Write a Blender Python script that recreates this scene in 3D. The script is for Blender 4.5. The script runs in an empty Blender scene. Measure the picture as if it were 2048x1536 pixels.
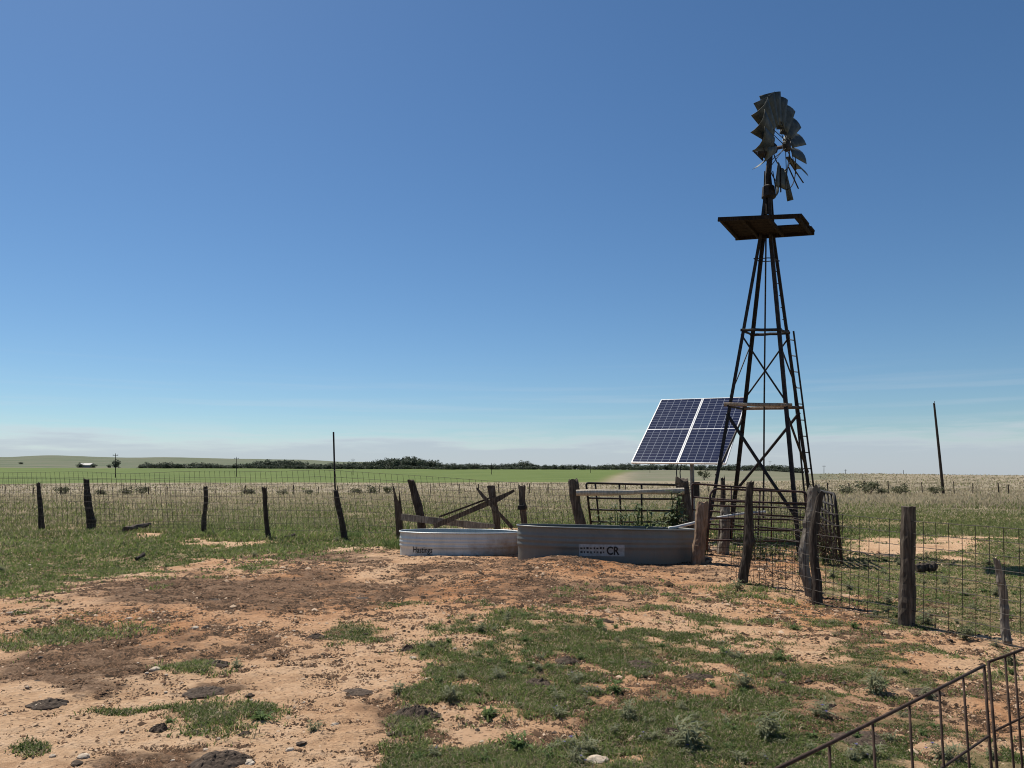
import bpy, bmesh, math, random
import numpy as np
from mathutils import Vector, Matrix
R = math.radians
C = bpy.context.scene.collection
SC = bpy.context.scene

# ------------------------------------------------------------------ camera
F = 1547.0
PITCH = math.atan(182 / F)
EYE = 1.6
cam = bpy.data.cameras.new('camera')
cam.sensor_width = 36; cam.lens = 36 * F / 2048
cam.clip_start = 0.05; cam.clip_end = 30000
camo = bpy.data.objects.new('camera', cam); C.objects.link(camo)
camo.location = (0, 0, EYE); camo.rotation_euler = (math.pi / 2 + PITCH, 0, 0)
SC.camera = camo

# ------------------------------------------------------------------ sun and sky
SUN_EL, SUN_AZ = R(56), R(-40)          # azimuth from +Y, negative to the left
w = bpy.data.worlds.new('World'); SC.world = w; w.use_nodes = True
nt = w.node_tree; nt.nodes.clear()
N = nt.nodes.new; L = nt.links.new
out = N('ShaderNodeOutputWorld'); bg = N('ShaderNodeBackground'); bg2 = N('ShaderNodeBackground'); mx = N('ShaderNodeMixShader')
sky = N('ShaderNodeTexSky'); sky.sky_type = 'NISHITA'; sky.sun_disc = False
sky.sun_elevation = SUN_EL; sky.sun_rotation = SUN_AZ
sky.altitude = 900; sky.air_density = 1.0; sky.dust_density = 0.5; sky.ozone_density = 3.0
hs = N('ShaderNodeHueSaturation'); hs.inputs['Saturation'].default_value = 1.12
tint = N('ShaderNodeMix'); tint.data_type = 'RGBA'; tint.blend_type = 'MULTIPLY'; tint.inputs[0].default_value = 1; tint.inputs[7].default_value = (0.83, 0.95, 1.0, 1)
L(sky.outputs[0], hs.inputs['Color']); L(hs.outputs[0], tint.inputs[6]); L(tint.outputs[2], bg.inputs['Color'])
bg.inputs['Strength'].default_value = 0.073
tc = N('ShaderNodeTexCoord'); sep = N('ShaderNodeSeparateXYZ'); L(tc.outputs['Generated'], sep.inputs[0])
mp = N('ShaderNodeMapping'); mp.inputs['Scale'].default_value = (3.0, 3.0, 34.0); L(tc.outputs['Generated'], mp.inputs[0])
nz = N('ShaderNodeTexNoise'); nz.inputs['Scale'].default_value = 2.2; nz.inputs['Detail'].default_value = 8; nz.inputs['Roughness'].default_value = 0.58
L(mp.outputs[0], nz.inputs['Vector'])
def mth(op, a, b=None, c=None, clamp=False):
    m = N('ShaderNodeMath'); m.operation = op; m.use_clamp = clamp
    for i, v in enumerate((a, b, c)):
        if v is None: continue
        if isinstance(v, (int, float)): m.inputs[i].default_value = v
        else: L(v, m.inputs[i])
    return m.outputs[0]
def mrange(v, a, b, c, d, smooth=True):
    m = N('ShaderNodeMapRange'); m.interpolation_type = 'SMOOTHSTEP' if smooth else 'LINEAR'
    L(v, m.inputs[0])
    for i, k in enumerate((a, b, c, d)): m.inputs[i + 1].default_value = k
    return m.outputs[0]
zt = mth('ADD', sep.outputs[2], mth('MULTIPLY', mth('SUBTRACT', nz.outputs[0], 0.5), 0.075))
bank = mrange(zt, 0.062, 0.030, 0.0, 0.72)                   # low bank of cloud along the horizon
puff = mth('MULTIPLY', mrange(nz.outputs[0], 0.50, 0.68, 0.0, 0.45), mrange(sep.outputs[2], 0.075, 0.035, 0.0, 1.0))
mp2 = N('ShaderNodeMapping'); mp2.inputs['Scale'].default_value = (2.0, 2.0, 60.0); L(tc.outputs['Generated'], mp2.inputs[0])
nz2 = N('ShaderNodeTexNoise'); nz2.inputs['Scale'].default_value = 1.6; nz2.inputs['Detail'].default_value = 5; L(mp2.outputs[0], nz2.inputs['Vector'])
streak = mth('MULTIPLY', mrange(nz2.outputs[0], 0.46, 0.70, 0.0, 0.15), mth('MULTIPLY', mrange(sep.outputs[2], 0.16, 0.07, 0.0, 1.0), mrange(sep.outputs[2], 0.0, 0.05, 0.3, 1.0)))
cf = mth('MAXIMUM', mth('MAXIMUM', bank, puff), streak, clamp=True)
cmix = N('ShaderNodeMix'); cmix.data_type = 'RGBA'; L(mrange(zt, 0.026, 0.050, 0.0, 1.0), cmix.inputs[0])
cmix.inputs[6].default_value = (0.47, 0.515, 0.60, 1); cmix.inputs[7].default_value = (0.62, 0.655, 0.71, 1); L(cmix.outputs[2], bg2.inputs['Color']); bg2.inputs['Strength'].default_value = 0.84
L(cf, mx.inputs[0]); L(bg.outputs[0], mx.inputs[1]); L(bg2.outputs[0], mx.inputs[2]); L(mx.outputs[0], out.inputs[0])

sd = bpy.data.lights.new('sun', 'SUN'); sd.energy = 5.0; sd.angle = R(0.53); sd.color = (1.0, 0.95, 0.87)
sd.color = (1.0, 0.94, 0.84)
so = bpy.data.objects.new('sun', sd); C.objects.link(so)
sv = Vector((math.sin(SUN_AZ) * math.cos(SUN_EL), math.cos(SUN_AZ) * math.cos(SUN_EL), math.sin(SUN_EL)))
so.rotation_euler = sv.to_track_quat('Z', 'Y').to_euler(); so.location = (0, 0, 60)
vs = SC.view_settings; vs.view_transform = 'Standard'; vs.look = 'None'; SC.cycles.filter_width = 1.05
vs.exposure = 0.32; vs.gamma = 1; vs.use_curve_mapping = False

# ------------------------------------------------------------------ noise, projection, terrain
def hash2(ix, iy, seed):
    n = (ix.astype(np.int64) * 374761393 + iy.astype(np.int64) * 668265263 + seed * 1442695041) & 0x7fffffff
    n = ((n ^ (n >> 13)) * 1274126177) & 0x7fffffff
    return ((n ^ (n >> 16)) & 0xffff) / 65535.0
def vn(x, y, seed=0):
    x = np.asarray(x, float); y = np.asarray(y, float)
    ix = np.floor(x); iy = np.floor(y); fx = x - ix; fy = y - iy
    fx = fx * fx * (3 - 2 * fx); fy = fy * fy * (3 - 2 * fy)
    a = hash2(ix, iy, seed); b = hash2(ix + 1, iy, seed); c = hash2(ix, iy + 1, seed); d = hash2(ix + 1, iy + 1, seed)
    return (a * (1 - fx) + b * fx) * (1 - fy) + (c * (1 - fx) + d * fx) * fy
def fbm(x, y, s, o=4, seed=0, g=0.5):
    t = 0; a = 1; n = 0
    for k in range(o):
        t = t + a * vn(np.asarray(x) / s, np.asarray(y) / s, seed + 17 * k); n += a; a *= g; s *= 0.5
    return t / n
def ss(v, a, b):
    t = np.clip((v - a) / (b - a), 0, 1); return t * t * (3 - 2 * t)
cT, sT = math.cos(PITCH), math.sin(PITCH)
def P(px, py, Y):
    dx = (px - 1024) / F; dy = (768 - py) / F
    v = Vector((dx, cT - dy * sT, sT + dy * cT))
    return Vector((0, 0, EYE)) + v * (Y / v.y)
def proj(x, y, z=0.0):
    d = np.maximum(y * cT + (z - EYE) * sT, 0.05)
    return 1024 + F * x / d, 768 - F * (-y * sT + (z - EYE) * cT) / d

COLS = np.array([-3000, 0, 100, 250, 350, 600, 700, 1000, 1280, 1500, 1650, 2048, 5000.])
DK = np.array([0, 30, 60, 120, 220, 400, 600, 900, 2200, 9000.])
lo = [0, 0, -.3, -1.1, -.35, 2.6, 6.2]
HT = np.array([
    lo + [9, 46, 30], lo + [9, 44, 30], lo + [9, 50, 30], lo + [9, 46, 30], lo + [9, 48, 30], lo + [8, 43, 25], lo + [7, 37, 20],
    lo + [6, 22, 10], [0, 0, -.3, -1.0, -.3, 2.8, 5.6, 5, 6, 0], [0, 0, -.2, -.7, -.1, 2.4, 4.8, 4, 0, -5],
    [0, 0, -.15, -.45, .2, 2.0, 2.4, 1, -5, -10], [0, 0, -.15, -.45, .1, 1.3, 1.2, 0, -5, -10], [0, 0, -.15, -.45, .1, 1.3, 1.2, 0, -5, -10]])
BUMPS = [(P(1120, 1118, 13.5), .80, .14), (P(1225, 1123, 13.4), .7, .045), (P(1130, 1150, 12.2), 1.7, .10), (P(900, 1130, 14.2), 1.3, .06), (P(1560, 1120, 12.6), 1.2, .10), (P(1420, 1110, 14.6), .6, .10), (P(1700, 1090, 16), 2.5, -.05),
         (P(300, 1180, 11), 2.0, .06), (P(1000, 1250, 8.6), 1.5, .05)]
def terrain(x, y):
    x = np.asarray(x, float); y = np.asarray(y, float)
    d = np.hypot(x, y)
    col = np.where(y > 0.1, 1024 + 1558 * x / np.maximum(y, 0.1), np.where(x < 0, -3000, 5000))
    col = np.clip(col, -3000, 5000)
    hs_ = np.stack([np.interp(d, DK, HT[k]) for k in range(len(COLS))], -1)
    i = np.clip(np.searchsorted(COLS, col) - 1, 0, len(COLS) - 2)
    t = (col - COLS[i]) / (COLS[i + 1] - COLS[i]); t = t * t * (3 - 2 * t)
    a = np.take_along_axis(hs_, i[..., None], -1)[..., 0]; b = np.take_along_axis(hs_, (i + 1)[..., None], -1)[..., 0]
    h = a * (1 - t) + b * t
    for p, s, a_ in BUMPS:
        h = h + a_ * np.exp(-((x - p.x) ** 2 + (y - p.y) ** 2) / (s * s))
    near = 1 - ss(d, 25, 45)
    h = h + near * ((fbm(x, y, 1.6, 4, 5) - .5) * .07 + (fbm(x, y, .22, 2, 9) - .5) * .035)
    h = h + ss(d, 40, 90) * (fbm(x, y, 24., 3, 3) - .5) * .5 * np.clip(d / 200, .3, 1.5)
    h = h + ss(d, 700, 1500) * (fbm(x, y, 420., 4, 13) - .5) * 9
    return h
def H(x, y): return float(terrain(np.array([x]), np.array([y]))[0])
def G(px, py, dz=0.0):
    v = P(px, py, 1.0) - Vector((0, 0, EYE)); t = -EYE / v.z if v.z < -0.004 else 100
    for k in range(25):
        t = .5 * t + .5 * (H(v.x * t, v.y * t) - EYE) / v.z
    p = Vector((0, 0, EYE)) + v * t; p.z = H(p.x, p.y) + dz
    return p
def ell(px, py, cx, cy, rx, ry):
    q = ((px - cx) / rx) ** 2 + ((py - cy) / ry) ** 2
    return np.exp(-q * 1.1)
def masks(x, y):
    """grass density, orange dirt, dark mulch, dry-grass share of ground points (all 0..1)"""
    px, py = proj(x, y, 0.0)
    front = y > 1.0
    px = np.where(front, px, 1024 + 300 * x); py = np.where(front, py, 1600)
    n1 = fbm(x, y, 1.1, 5, 21, .6); n2 = fbm(x, y, .35, 4, 33, .6); n3 = fbm(x, y, 3.5, 3, 41)
    wob = (n1 - .5) * 90 * np.clip((py - 950) / 250, .15, 2)
    pyw = py + wob; pxw = px + (n3 - .5) * 120
    g = np.zeros_like(px)
    yb = np.interp(pxw, [-2000, 0, 200, 520, 800, 832, 1000, 1440, 1480, 1640, 1815, 2048, 4000], [1340, 1222, 1172, 1136, 1090, 1062, 1075, 1085, 1110, 1212, 1256, 1298, 1650])
    g = np.maximum(g, ss(yb - pyw + (n2 - .5) * 60, -14, 40))
    g = g * (1 - .85 * np.clip(ell(pxw, pyw, 1545, 1135, 120, 42) * 1.5, 0, 1))
    for e in ((1830, 1092, 130, 16), (2000, 1070, 100, 8), (290, 1076, 40, 4), (450, 1086, 90, 5), (1080, 1080, 200, 14), (110, 1072, 30, 4), (380, 1142, 60, 6)):
        g = g * (1 - np.clip(ell(px, pyw, *e) * 1.7, 0, 1))
    yb2 = np.interp(pxw, [600, 720, 780, 860, 1000, 1300, 1450, 1600, 1750, 1950, 2200], [1900, 1560, 1440, 1300, 1238, 1212, 1240, 1300, 1360, 1450, 1570])
    g2 = ss(pyw - yb2 + (n2 - .5) * 110, -30, 60) * np.clip(.60 + (n1 - .5) * 2.0 + (n2 - .5) * 1.6 + (n3 - .5) * .7, 0.06, .95)
    g = np.maximum(g, g2)
    for e in ((20, 1292, 40, 22), (180, 1262, 110, 18), (250, 1425, 100, 8), (380, 1335, 60, 14), (520, 1434, 50, 16), (62, 1487, 30, 14), (700, 1275, 60, 20), (90, 1275, 60, 18), (430, 1440, 90, 30), (860, 1310, 60, 14), (1480, 1190, 60, 16), (1640, 1245, 50, 14), (820, 1215, 60, 8)):
        g = np.maximum(g, .85 * ell(px, py + wob * .3, *e) * np.clip(.4 + n2 * 1.1, 0, 1))
    for e in ((1720, 1330, 300, 70), (1850, 1460, 220, 80), (1560, 1230, 120, 30)):
        g = np.maximum(g, .75 * ell(px, pyw, *e) * np.clip((n2 - .42) * 6, 0, 1))
    g = np.clip(g * (.72 + .8 * n2) + (n2 - .62) * .4 * (g > .05), 0, 1)
    o = np.zeros_like(px)
    for e in ((1180, 1142, 260, 48, 1), (1640, 1230, 190, 30, .9), (600, 1165, 290, 40, .75), (1780, 1300, 150, 30, .7), (1560, 1130, 150, 50, .8), (900, 1190, 260, 60, .9), (640, 1210, 360, 50, .8), (300, 1265, 420, 60, .75), (1000, 1215, 420, 40, .75), (1400, 1400, 600, 130, .6), (1350, 1180, 200, 40, .6), (2000, 1420, 120, 80, .7)):
        o = np.maximum(o, e[4] * ell(px, pyw, *e[:4]))
    o = np.clip(o + (n1 - .5) * .5, 0, 1)
    m = np.zeros_like(px)
    for e in ((430, 1190, 320, 40, .9), (160, 1330, 190, 38, .95), (300, 1290, 260, 40, .45), (320, 1508, 130, 34, 1), (440, 1530, 100, 26, .8), (1180, 1192, 190, 20, .5), (1360, 1150, 150, 28, .45), (640, 1115, 200, 20, .6), (830, 1450, 110, 24, .7),
              (420, 1382, 70, 14, .8), (500, 1290, 200, 30, .4), (1900, 1450, 200, 60, .45), (1350, 1350, 140, 24, .5), (1120, 1335, 120, 40, .45), (700, 1180, 300, 50, .6), (1500, 1430, 560, 120, .62), (1100, 1195, 420, 26, .5), (950, 1150, 420, 36, .42), (1750, 1250, 200, 60, .35)):
        m = np.maximum(m, e[4] * ell(px, pyw, *e[:4]))
    m = np.clip(m + (n2 - .5) * .75 * (m > .04), 0, 1)
    lf = np.interp(py, [950, 962, 985, 1000, 1018, 1040, 1062, 1085], [.9, .92, .92, .72, .50, .34, .16, .08])
    rt = np.interp(py, [945, 985, 1004, 1016, 1030, 1300], [.9, .95, .95, .35, .10, .05])
    dry = np.where(px < 1600, lf, rt) + (fbm(x, y, 7, 4, 71) - .5) * .7
    dry = np.clip(dry, 0, 1)
    return g, o, m, dry, px, py

# ------------------------------------------------------------------ materials
def rgb(*c): return (c[0], c[1], c[2], 1)
class Mat:
    def __init__(s, name):
        s.m = bpy.data.materials.new(name); s.m.use_nodes = True; s.t = s.m.node_tree
        s.b = s.t.nodes['Principled BSDF']; s.o = s.t.nodes['Material Output']
    def n(s, k, **kw):
        x = s.t.nodes.new(k)
        for a, v in kw.items(): setattr(x, a, v)
        return x
    def l(s, a, b): s.t.links.new(a, b)
    def coord(s, kind='Object', scale=(1, 1, 1)):
        a = s.n('ShaderNodeTexCoord'); m = s.n('ShaderNodeMapping'); m.inputs['Scale'].default_value = scale
        s.l(a.outputs[kind], m.inputs[0]); return m.outputs[0]
    def noise(s, v, scale, detail=5, rough=.55):
        x = s.n('ShaderNodeTexNoise'); x.inputs['Scale'].default_value = scale; x.inputs['Detail'].default_value = detail; x.inputs['Roughness'].default_value = rough
        if v is not None: s.l(v, x.inputs['Vector'])
        return x.outputs[0]
    def ramp(s, f, stops):
        x = s.n('ShaderNodeValToRGB'); e = x.color_ramp.elements
        while len(e) < len(stops): e.new(.5)
        for k, (p, c) in enumerate(stops): e[k].position = p; e[k].color = rgb(*c) if not isinstance(c, (int, float)) else (c, c, c, 1)
        s.l(f, x.inputs[0]); return x.outputs[0]
    def mix(s, f, a, b, mode='MIX'):
        x = s.n('ShaderNodeMix', data_type='RGBA', blend_type=mode)
        for i, v in ((0, f), (6, a), (7, b)):
            if isinstance(v, (int, float)): x.inputs[i].default_value = v
            elif isinstance(v, tuple): x.inputs[i].default_value = rgb(*v)
            else: s.l(v, x.inputs[i])
        return x.outputs[2]
    def math(s, op, a, b=None, clamp=False):
        x = s.n('ShaderNodeMath', operation=op, use_clamp=clamp)
        for i, v in enumerate((a, b)):
            if v is None: continue
            if isinstance(v, (int, float)): x.inputs[i].default_value = v
            else: s.l(v, x.inputs[i])
        return x.outputs[0]
    def attr(s, name):
        x = s.n('ShaderNodeAttribute'); x.attribute_name = name; return x
    def bump(s, h, strength, dist=.01):
        x = s.n('ShaderNodeBump'); x.inputs['Strength'].default_value = strength; x.inputs['Distance'].default_value = dist
        s.l(h, x.inputs['Height']); s.l(x.outputs[0], s.b.inputs['Normal'])
    def set(s, color=None, rough=.8, metal=0., spec=.3):
        if color is not None:
            if isinstance(color, tuple): s.b.inputs['Base Color'].default_value = rgb(*color)
            else: s.l(color, s.b.inputs['Base Color'])
        if isinstance(rough, (int, float)): s.b.inputs['Roughness'].default_value = rough
        else: s.l(rough, s.b.inputs['Roughness'])
        if isinstance(metal, (int, float)): s.b.inputs['Metallic'].default_value = metal
        else: s.l(metal, s.b.inputs['Metallic'])
        s.b.inputs['Specular IOR Level'].default_value = spec
        return s.m

def wood(name, dark, mid, light, stretch=9.):
    M = Mat(name); v = M.coord('Object', (stretch, stretch, 1.0))
    a = M.noise(v, 4.0, 8, .65); b = M.noise(M.coord('Object'), 3.0, 4)
    f = M.math('ADD', M.math('MULTIPLY', a, .75), M.math('MULTIPLY', b, .25))
    c = M.ramp(f, [(.32, dark), (.50, mid), (.66, light)])
    M.bump(a, .9, .012)
    return M.set(c, .92, 0, .15)
W_post = wood('weathered_post_wood', (.030, .024, .019), (.085, .068, .053), (.19, .155, .12))
W_dark = wood('dark_post_wood', (.018, .014, .011), (.05, .04, .032), (.13, .105, .085))
W_grey = wood('grey_wood', (.06, .052, .045), (.19, .165, .135), (.36, .32, .27))
W_brown = wood('brown_log_wood', (.08, .05, .032), (.20, .135, .09), (.34, .25, .18))
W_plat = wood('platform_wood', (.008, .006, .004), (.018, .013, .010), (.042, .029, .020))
W_tan = wood('tan_pole_wood', (.11, .085, .06), (.24, .19, .14), (.38, .31, .235))
W_pale = wood('bleached_wood', (.22, .185, .14), (.42, .36, .28), (.60, .53, .43))
def metal(name, a, b, c, rough=.75, scale=9., metallic=.0, spec=.3):
    M = Mat(name); v = M.coord('Object'); n = M.noise(v, scale, 7, .65)
    M.bump(n, .3, .004)
    return M.set(M.ramp(n, [(.3, a), (.5, b), (.7, c)]), rough, metallic, spec)
M_tower = metal('tower_steel', (.008, .007, .0065), (.018, .015, .0135), (.045, .033, .027), .7)
M_rust = metal('rusty_maroon_pipe', (.020, .012, .011), (.05, .026, .023), (.11, .055, .042), .75)
M_rod = metal('rusty_rod', (.022, .014, .010), (.048, .028, .020), (.10, .06, .042), .85, 16)
M_wire = metal('rusty_wire', (.016, .012, .010), (.036, .027, .021), (.09, .07, .055), .7, 20)
M_pole = wood('creosote_pole', (.02, .016, .012), (.045, .035, .028), (.085, .07, .055))
M_blade = metal('galvanised_blade', (.022, .028, .026), (.046, .055, .050), (.11, .118, .108), .6, 6., .2, .4)
M_black = metal('black_box', (.010, .010, .011), (.016, .016, .017), (.03, .03, .03), .6)
M_greysteel = metal('grey_post_steel', (.13, .135, .14), (.20, .205, .21), (.28, .285, .29), .5, 5, .2)
M_alu = metal('aluminium_frame', (.50, .51, .52), (.60, .61, .62), (.68, .68, .69), .4, 5, .25)
M_pvc = metal('white_pipe', (.42, .41, .38), (.58, .57, .54), (.68, .67, .64), .5, 5)
M_stone = metal('pale_stone', (.34, .26, .19), (.50, .41, .31), (.60, .52, .42), .9, 14)
M_rubble = metal('rubble_stone', (.13, .09, .065), (.25, .19, .14), (.42, .35, .28), .95, 10)
M_dung = metal('dried_dung', (.028, .020, .014), (.062, .043, .030), (.14, .10, .07), .95, 40)
M_letter = metal('black_lettering', (.012, .012, .013), (.018, .018, .02), (.03, .03, .03), .5)
M_decal = metal('faded_decal', (.24, .236, .225), (.37, .365, .35), (.46, .455, .44), .6, 18)
M_dirtpile = metal('earth_clods', (.07, .043, .028), (.17, .105, .068), (.33, .22, .15), .95, 22)
M_vine = metal('dry_vine', (.025, .018, .013), (.065, .047, .034), (.15, .115, .085), .9, 8)
def leafmat(name, tint, trans=.35, attr=True, var=.5):
    M = Mat(name)
    if attr: c = M.attr('Col').outputs['Color']
    else:
        n = M.noise(M.coord('Object'), 2.2, 3)
        c = M.mix(n, tuple(k * (1 - var) for k in tint), tuple(k * (1 + var) for k in tint))
    M.set(c, .7, 0, .2)
    tr = M.n('ShaderNodeBsdfTranslucent'); M.l(c, tr.inputs[0]); mxs = M.n('ShaderNodeMixShader'); mxs.inputs[0].default_value = trans
    M.l(M.b.outputs[0], mxs.inputs[1]); M.l(tr.outputs[0], mxs.inputs[2]); M.l(mxs.outputs[0], M.o.inputs[0])
    return M.m
M_grass = leafmat('grass_blades', (0, 0, 0), .46)
M_weed = leafmat('silvery_weed_leaf', (.27, .28, .165), .45, False)
M_weed2 = leafmat('green_weed_leaf', (.14, .20, .07), .45, False)
M_broad = leafmat('broad_leaf', (.12, .155, .085), .35, False)
M_bush = leafmat('bush_leaf', (.13, .135, .075), .25, False)
M_tree = leafmat('tree_leaf', (.080, .098, .066), .2, False)
M_flower = leafmat('purple_petal', (.13, .11, .28), .3, False, .2)

def tankmat(name, dirt, base=(.54, .56, .55)):
    M = Mat(name); v = M.coord('Object', (1.2, 1.2, .5)); n = M.noise(v, 4, 6, .6)
    c = M.ramp(n, [(.3, tuple(k * .86 for k in base)), (.52, base), (.72, tuple(k * 1.12 for k in base))])
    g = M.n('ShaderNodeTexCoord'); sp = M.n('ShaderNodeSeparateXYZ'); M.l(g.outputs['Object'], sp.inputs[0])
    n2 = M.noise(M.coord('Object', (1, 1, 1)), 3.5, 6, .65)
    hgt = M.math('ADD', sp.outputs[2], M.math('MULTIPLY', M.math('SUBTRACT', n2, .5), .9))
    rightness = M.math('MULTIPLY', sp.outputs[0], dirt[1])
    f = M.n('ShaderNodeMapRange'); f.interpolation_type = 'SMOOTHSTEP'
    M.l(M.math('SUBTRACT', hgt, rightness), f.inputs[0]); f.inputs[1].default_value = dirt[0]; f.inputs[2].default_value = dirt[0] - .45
    brownf = M.math('MULTIPLY', f.outputs[0], dirt[2])
    c = M.mix(brownf, c, (.27, .19, .125))  # dirt low on the wall; the brown also grows towards the right end
    met = M.math('MULTIPLY', M.math('SUBTRACT', 1.0, brownf), .30)
    rr = M.math('ADD', .42, M.math('MULTIPLY', brownf, .5))
    st = M.noise(M.coord('Object', (14, 14, .7)), 3, 5, .7); sr = M.n('ShaderNodeMapRange'); M.l(st, sr.inputs[0]); sr.inputs[1].default_value = .56; sr.inputs[2].default_value = .72; sr.inputs[3].default_value = 0; sr.inputs[4].default_value = .45
    c = M.mix(sr.outputs[0], c, (.16, .125, .095))
    sc_ = M.noise(M.coord('Object', (2, 2, 9)), 4, 7, .75); sq = M.n('ShaderNodeMapRange'); M.l(sc_, sq.inputs[0]); sq.inputs[1].default_value = .60; sq.inputs[2].default_value = .70; sq.inputs[3].default_value = 0; sq.inputs[4].default_value = .5
    c = M.mix(sq.outputs[0], c, tuple(min(.8, k * 1.5) for k in base))
    M.bump(n2, .35, .012)
    return M.set(c, rr, met, .4)
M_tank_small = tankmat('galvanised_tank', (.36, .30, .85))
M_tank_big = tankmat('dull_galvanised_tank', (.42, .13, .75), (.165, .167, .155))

# solar cells: dark blue cells between pale grid lines, 6 x 12 per half
def cellmat():
    M = Mat('solar_cells'); uv = M.n('ShaderNodeUVMap'); sp = M.n('ShaderNodeSeparateXYZ'); M.l(uv.outputs[0], sp.inputs[0])
    def line(o, n, wd):
        f = M.math('FRACT', M.math('MULTIPLY', o, n)); d = M.math('MINIMUM', f, M.math('SUBTRACT', 1.0, f))
        return M.math('LESS_THAN', d, wd)
    ln = M.math('MAXIMUM', line(sp.outputs[0], 6, .030), line(sp.outputs[1], 12, .045))
    x = M.noise(M.coord('Object'), 5, 2)
    cell = M.mix(x, (.008, .012, .040), (.014, .021, .062))
    c = M.mix(ln, cell, (.24, .26, .31))
    du = M.noise(M.coord('Object', (1, 1, 1)), 1.6, 6, .65); c = M.mix(M.math('MULTIPLY', M.math('MULTIPLY', du, du), .09), c, (.30, .26, .21))
    return M.set(c, .18, 0, .2)
M_cell = cellmat()

def groundmat():
    M = Mat('ground'); a = M.attr('mask'); z = M.attr('zone')
    sa = M.n('ShaderNodeSeparateColor'); M.l(a.outputs['Color'], sa.inputs[0]); sz = M.n('ShaderNodeSeparateColor'); M.l(z.outputs['Color'], sz.inputs[0])
    v = M.coord('Object')
    nA = M.noise(v, 1.3, 8, .62); nB = M.noise(v, 9.0, 8, .68); nC = M.noise(v, 45., 6, .7); nD = M.noise(v, .12, 6, .6)
    sand = M.ramp(M.math('ADD', M.math('MULTIPLY', nA, .5), M.math('MULTIPLY', nB, .5)), [(.33, (.29, .17, .095)), (.48, (.50, .325, .195)), (.66, (.59, .42, .28))])
    orange = M.ramp(nB, [(.28, (.17, .075, .035)), (.5, (.385, .180, .078)), (.72, (.50, .275, .138))])
    c = M.mix(sa.outputs[1], sand, orange)
    mulch = M.ramp(M.math('ADD', M.math('MULTIPLY', nB, .5), M.math('MULTIPLY', nC, .5)), [(.38, (.035, .022, .014)), (.5, (.13, .080, .050)), (.62, (.30, .195, .125))])
    mf = M.math('ADD', sa.outputs[2], M.math('MULTIPLY', M.math('SUBTRACT', nB, .5), 1.1))
    mr = M.n('ShaderNodeMapRange'); mr.interpolation_type = 'SMOOTHSTEP'; M.l(mf, mr.inputs[0]); mr.inputs[1].default_value = .16; mr.inputs[2].default_value = .62
    c = M.mix(M.math('MULTIPLY', mr.outputs[0], .9), c, mulch)
    # dark crumbs and pale grit
    vo = M.n('ShaderNodeTexVoronoi'); vo.inputs['Scale'].default_value = 26; M.l(v, vo.inputs['Vector'])
    sp = M.n('ShaderNodeMapRange'); M.l(M.math('SUBTRACT', vo.outputs['Distance'], M.math('MULTIPLY', M.math('SUBTRACT', nB, .47), 1.6)), sp.inputs[0]); sp.inputs[1].default_value = .10; sp.inputs[2].default_value = .24; sp.inputs[3].default_value = .7; sp.inputs[4].default_value = 0.
    c = M.mix(sp.outputs[0], c, (.085, .055, .036))
    pf = M.n('ShaderNodeMapRange'); M.l(nC, pf.inputs[0]); pf.inputs[1].default_value = .60; pf.inputs[2].default_value = .70; pf.inputs[3].default_value = 0; pf.inputs[4].default_value = .45
    c = M.mix(pf.outputs[0], c, (.56, .44, .34))
    nBC = M.math('ADD', M.math('MULTIPLY', nB, .5), M.math('MULTIPLY', nC, .5)); turf = M.ramp(nBC, [(.36, (.040, .046, .018)), (.5, (.115, .118, .048)), (.64, (.27, .205, .12))])
    gf = M.n('ShaderNodeMapRange'); gf.interpolation_type = 'SMOOTHSTEP'; M.l(M.math('ADD', sa.outputs[0], M.math('MULTIPLY', M.math('SUBTRACT', nB, .5), .9)), gf.inputs[0]); gf.inputs[1].default_value = .25; gf.inputs[2].default_value = .75
    c = M.mix(M.math('MULTIPLY', gf.outputs[0], .72), c, turf)
    # zones further out
    straw = M.ramp(nD, [(.3, (.22, .175, .13)), (.5, (.32, .265, .195)), (.7, (.40, .34, .25))])
    strawn = M.mix(M.math('MULTIPLY', nB, .55), straw, (.13, .125, .07))
    c = M.mix(sz.outputs[1], c, strawn)
    fv = M.coord('Object', (.012, .09, .0)); fn = M.noise(fv, 2.2, 6, .6)
    field = M.ramp(fn, [(.32, (.075, .105, .030)), (.5, (.105, .142, .040)), (.70, (.145, .175, .056))])
    c = M.mix(sz.outputs[0], c, field)
    hv = M.coord('Object', (.006, .014, .0)); hn = M.noise(hv, 1.5, 7, .6)
    hill = M.ramp(hn, [(.32, (.080, .105, .060)), (.5, (.115, .130, .082)), (.68, (.165, .150, .110))])
    c = M.mix(sz.outputs[2], c, hill)
    M.bump(M.math('ADD', M.math('MULTIPLY', nB, .7), M.math('MULTIPLY', nC, .35)), 1.0, .06)
    return M.set(c, .97, 0, .1)
M_ground = groundmat()

def watermat():
    M = Mat('tank_water'); M.bump(M.noise(M.coord('Object'), 8, 3), .1, .01); return M.set((.03, .04, .03), .08, 0, .5)
M_water = watermat()

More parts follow.
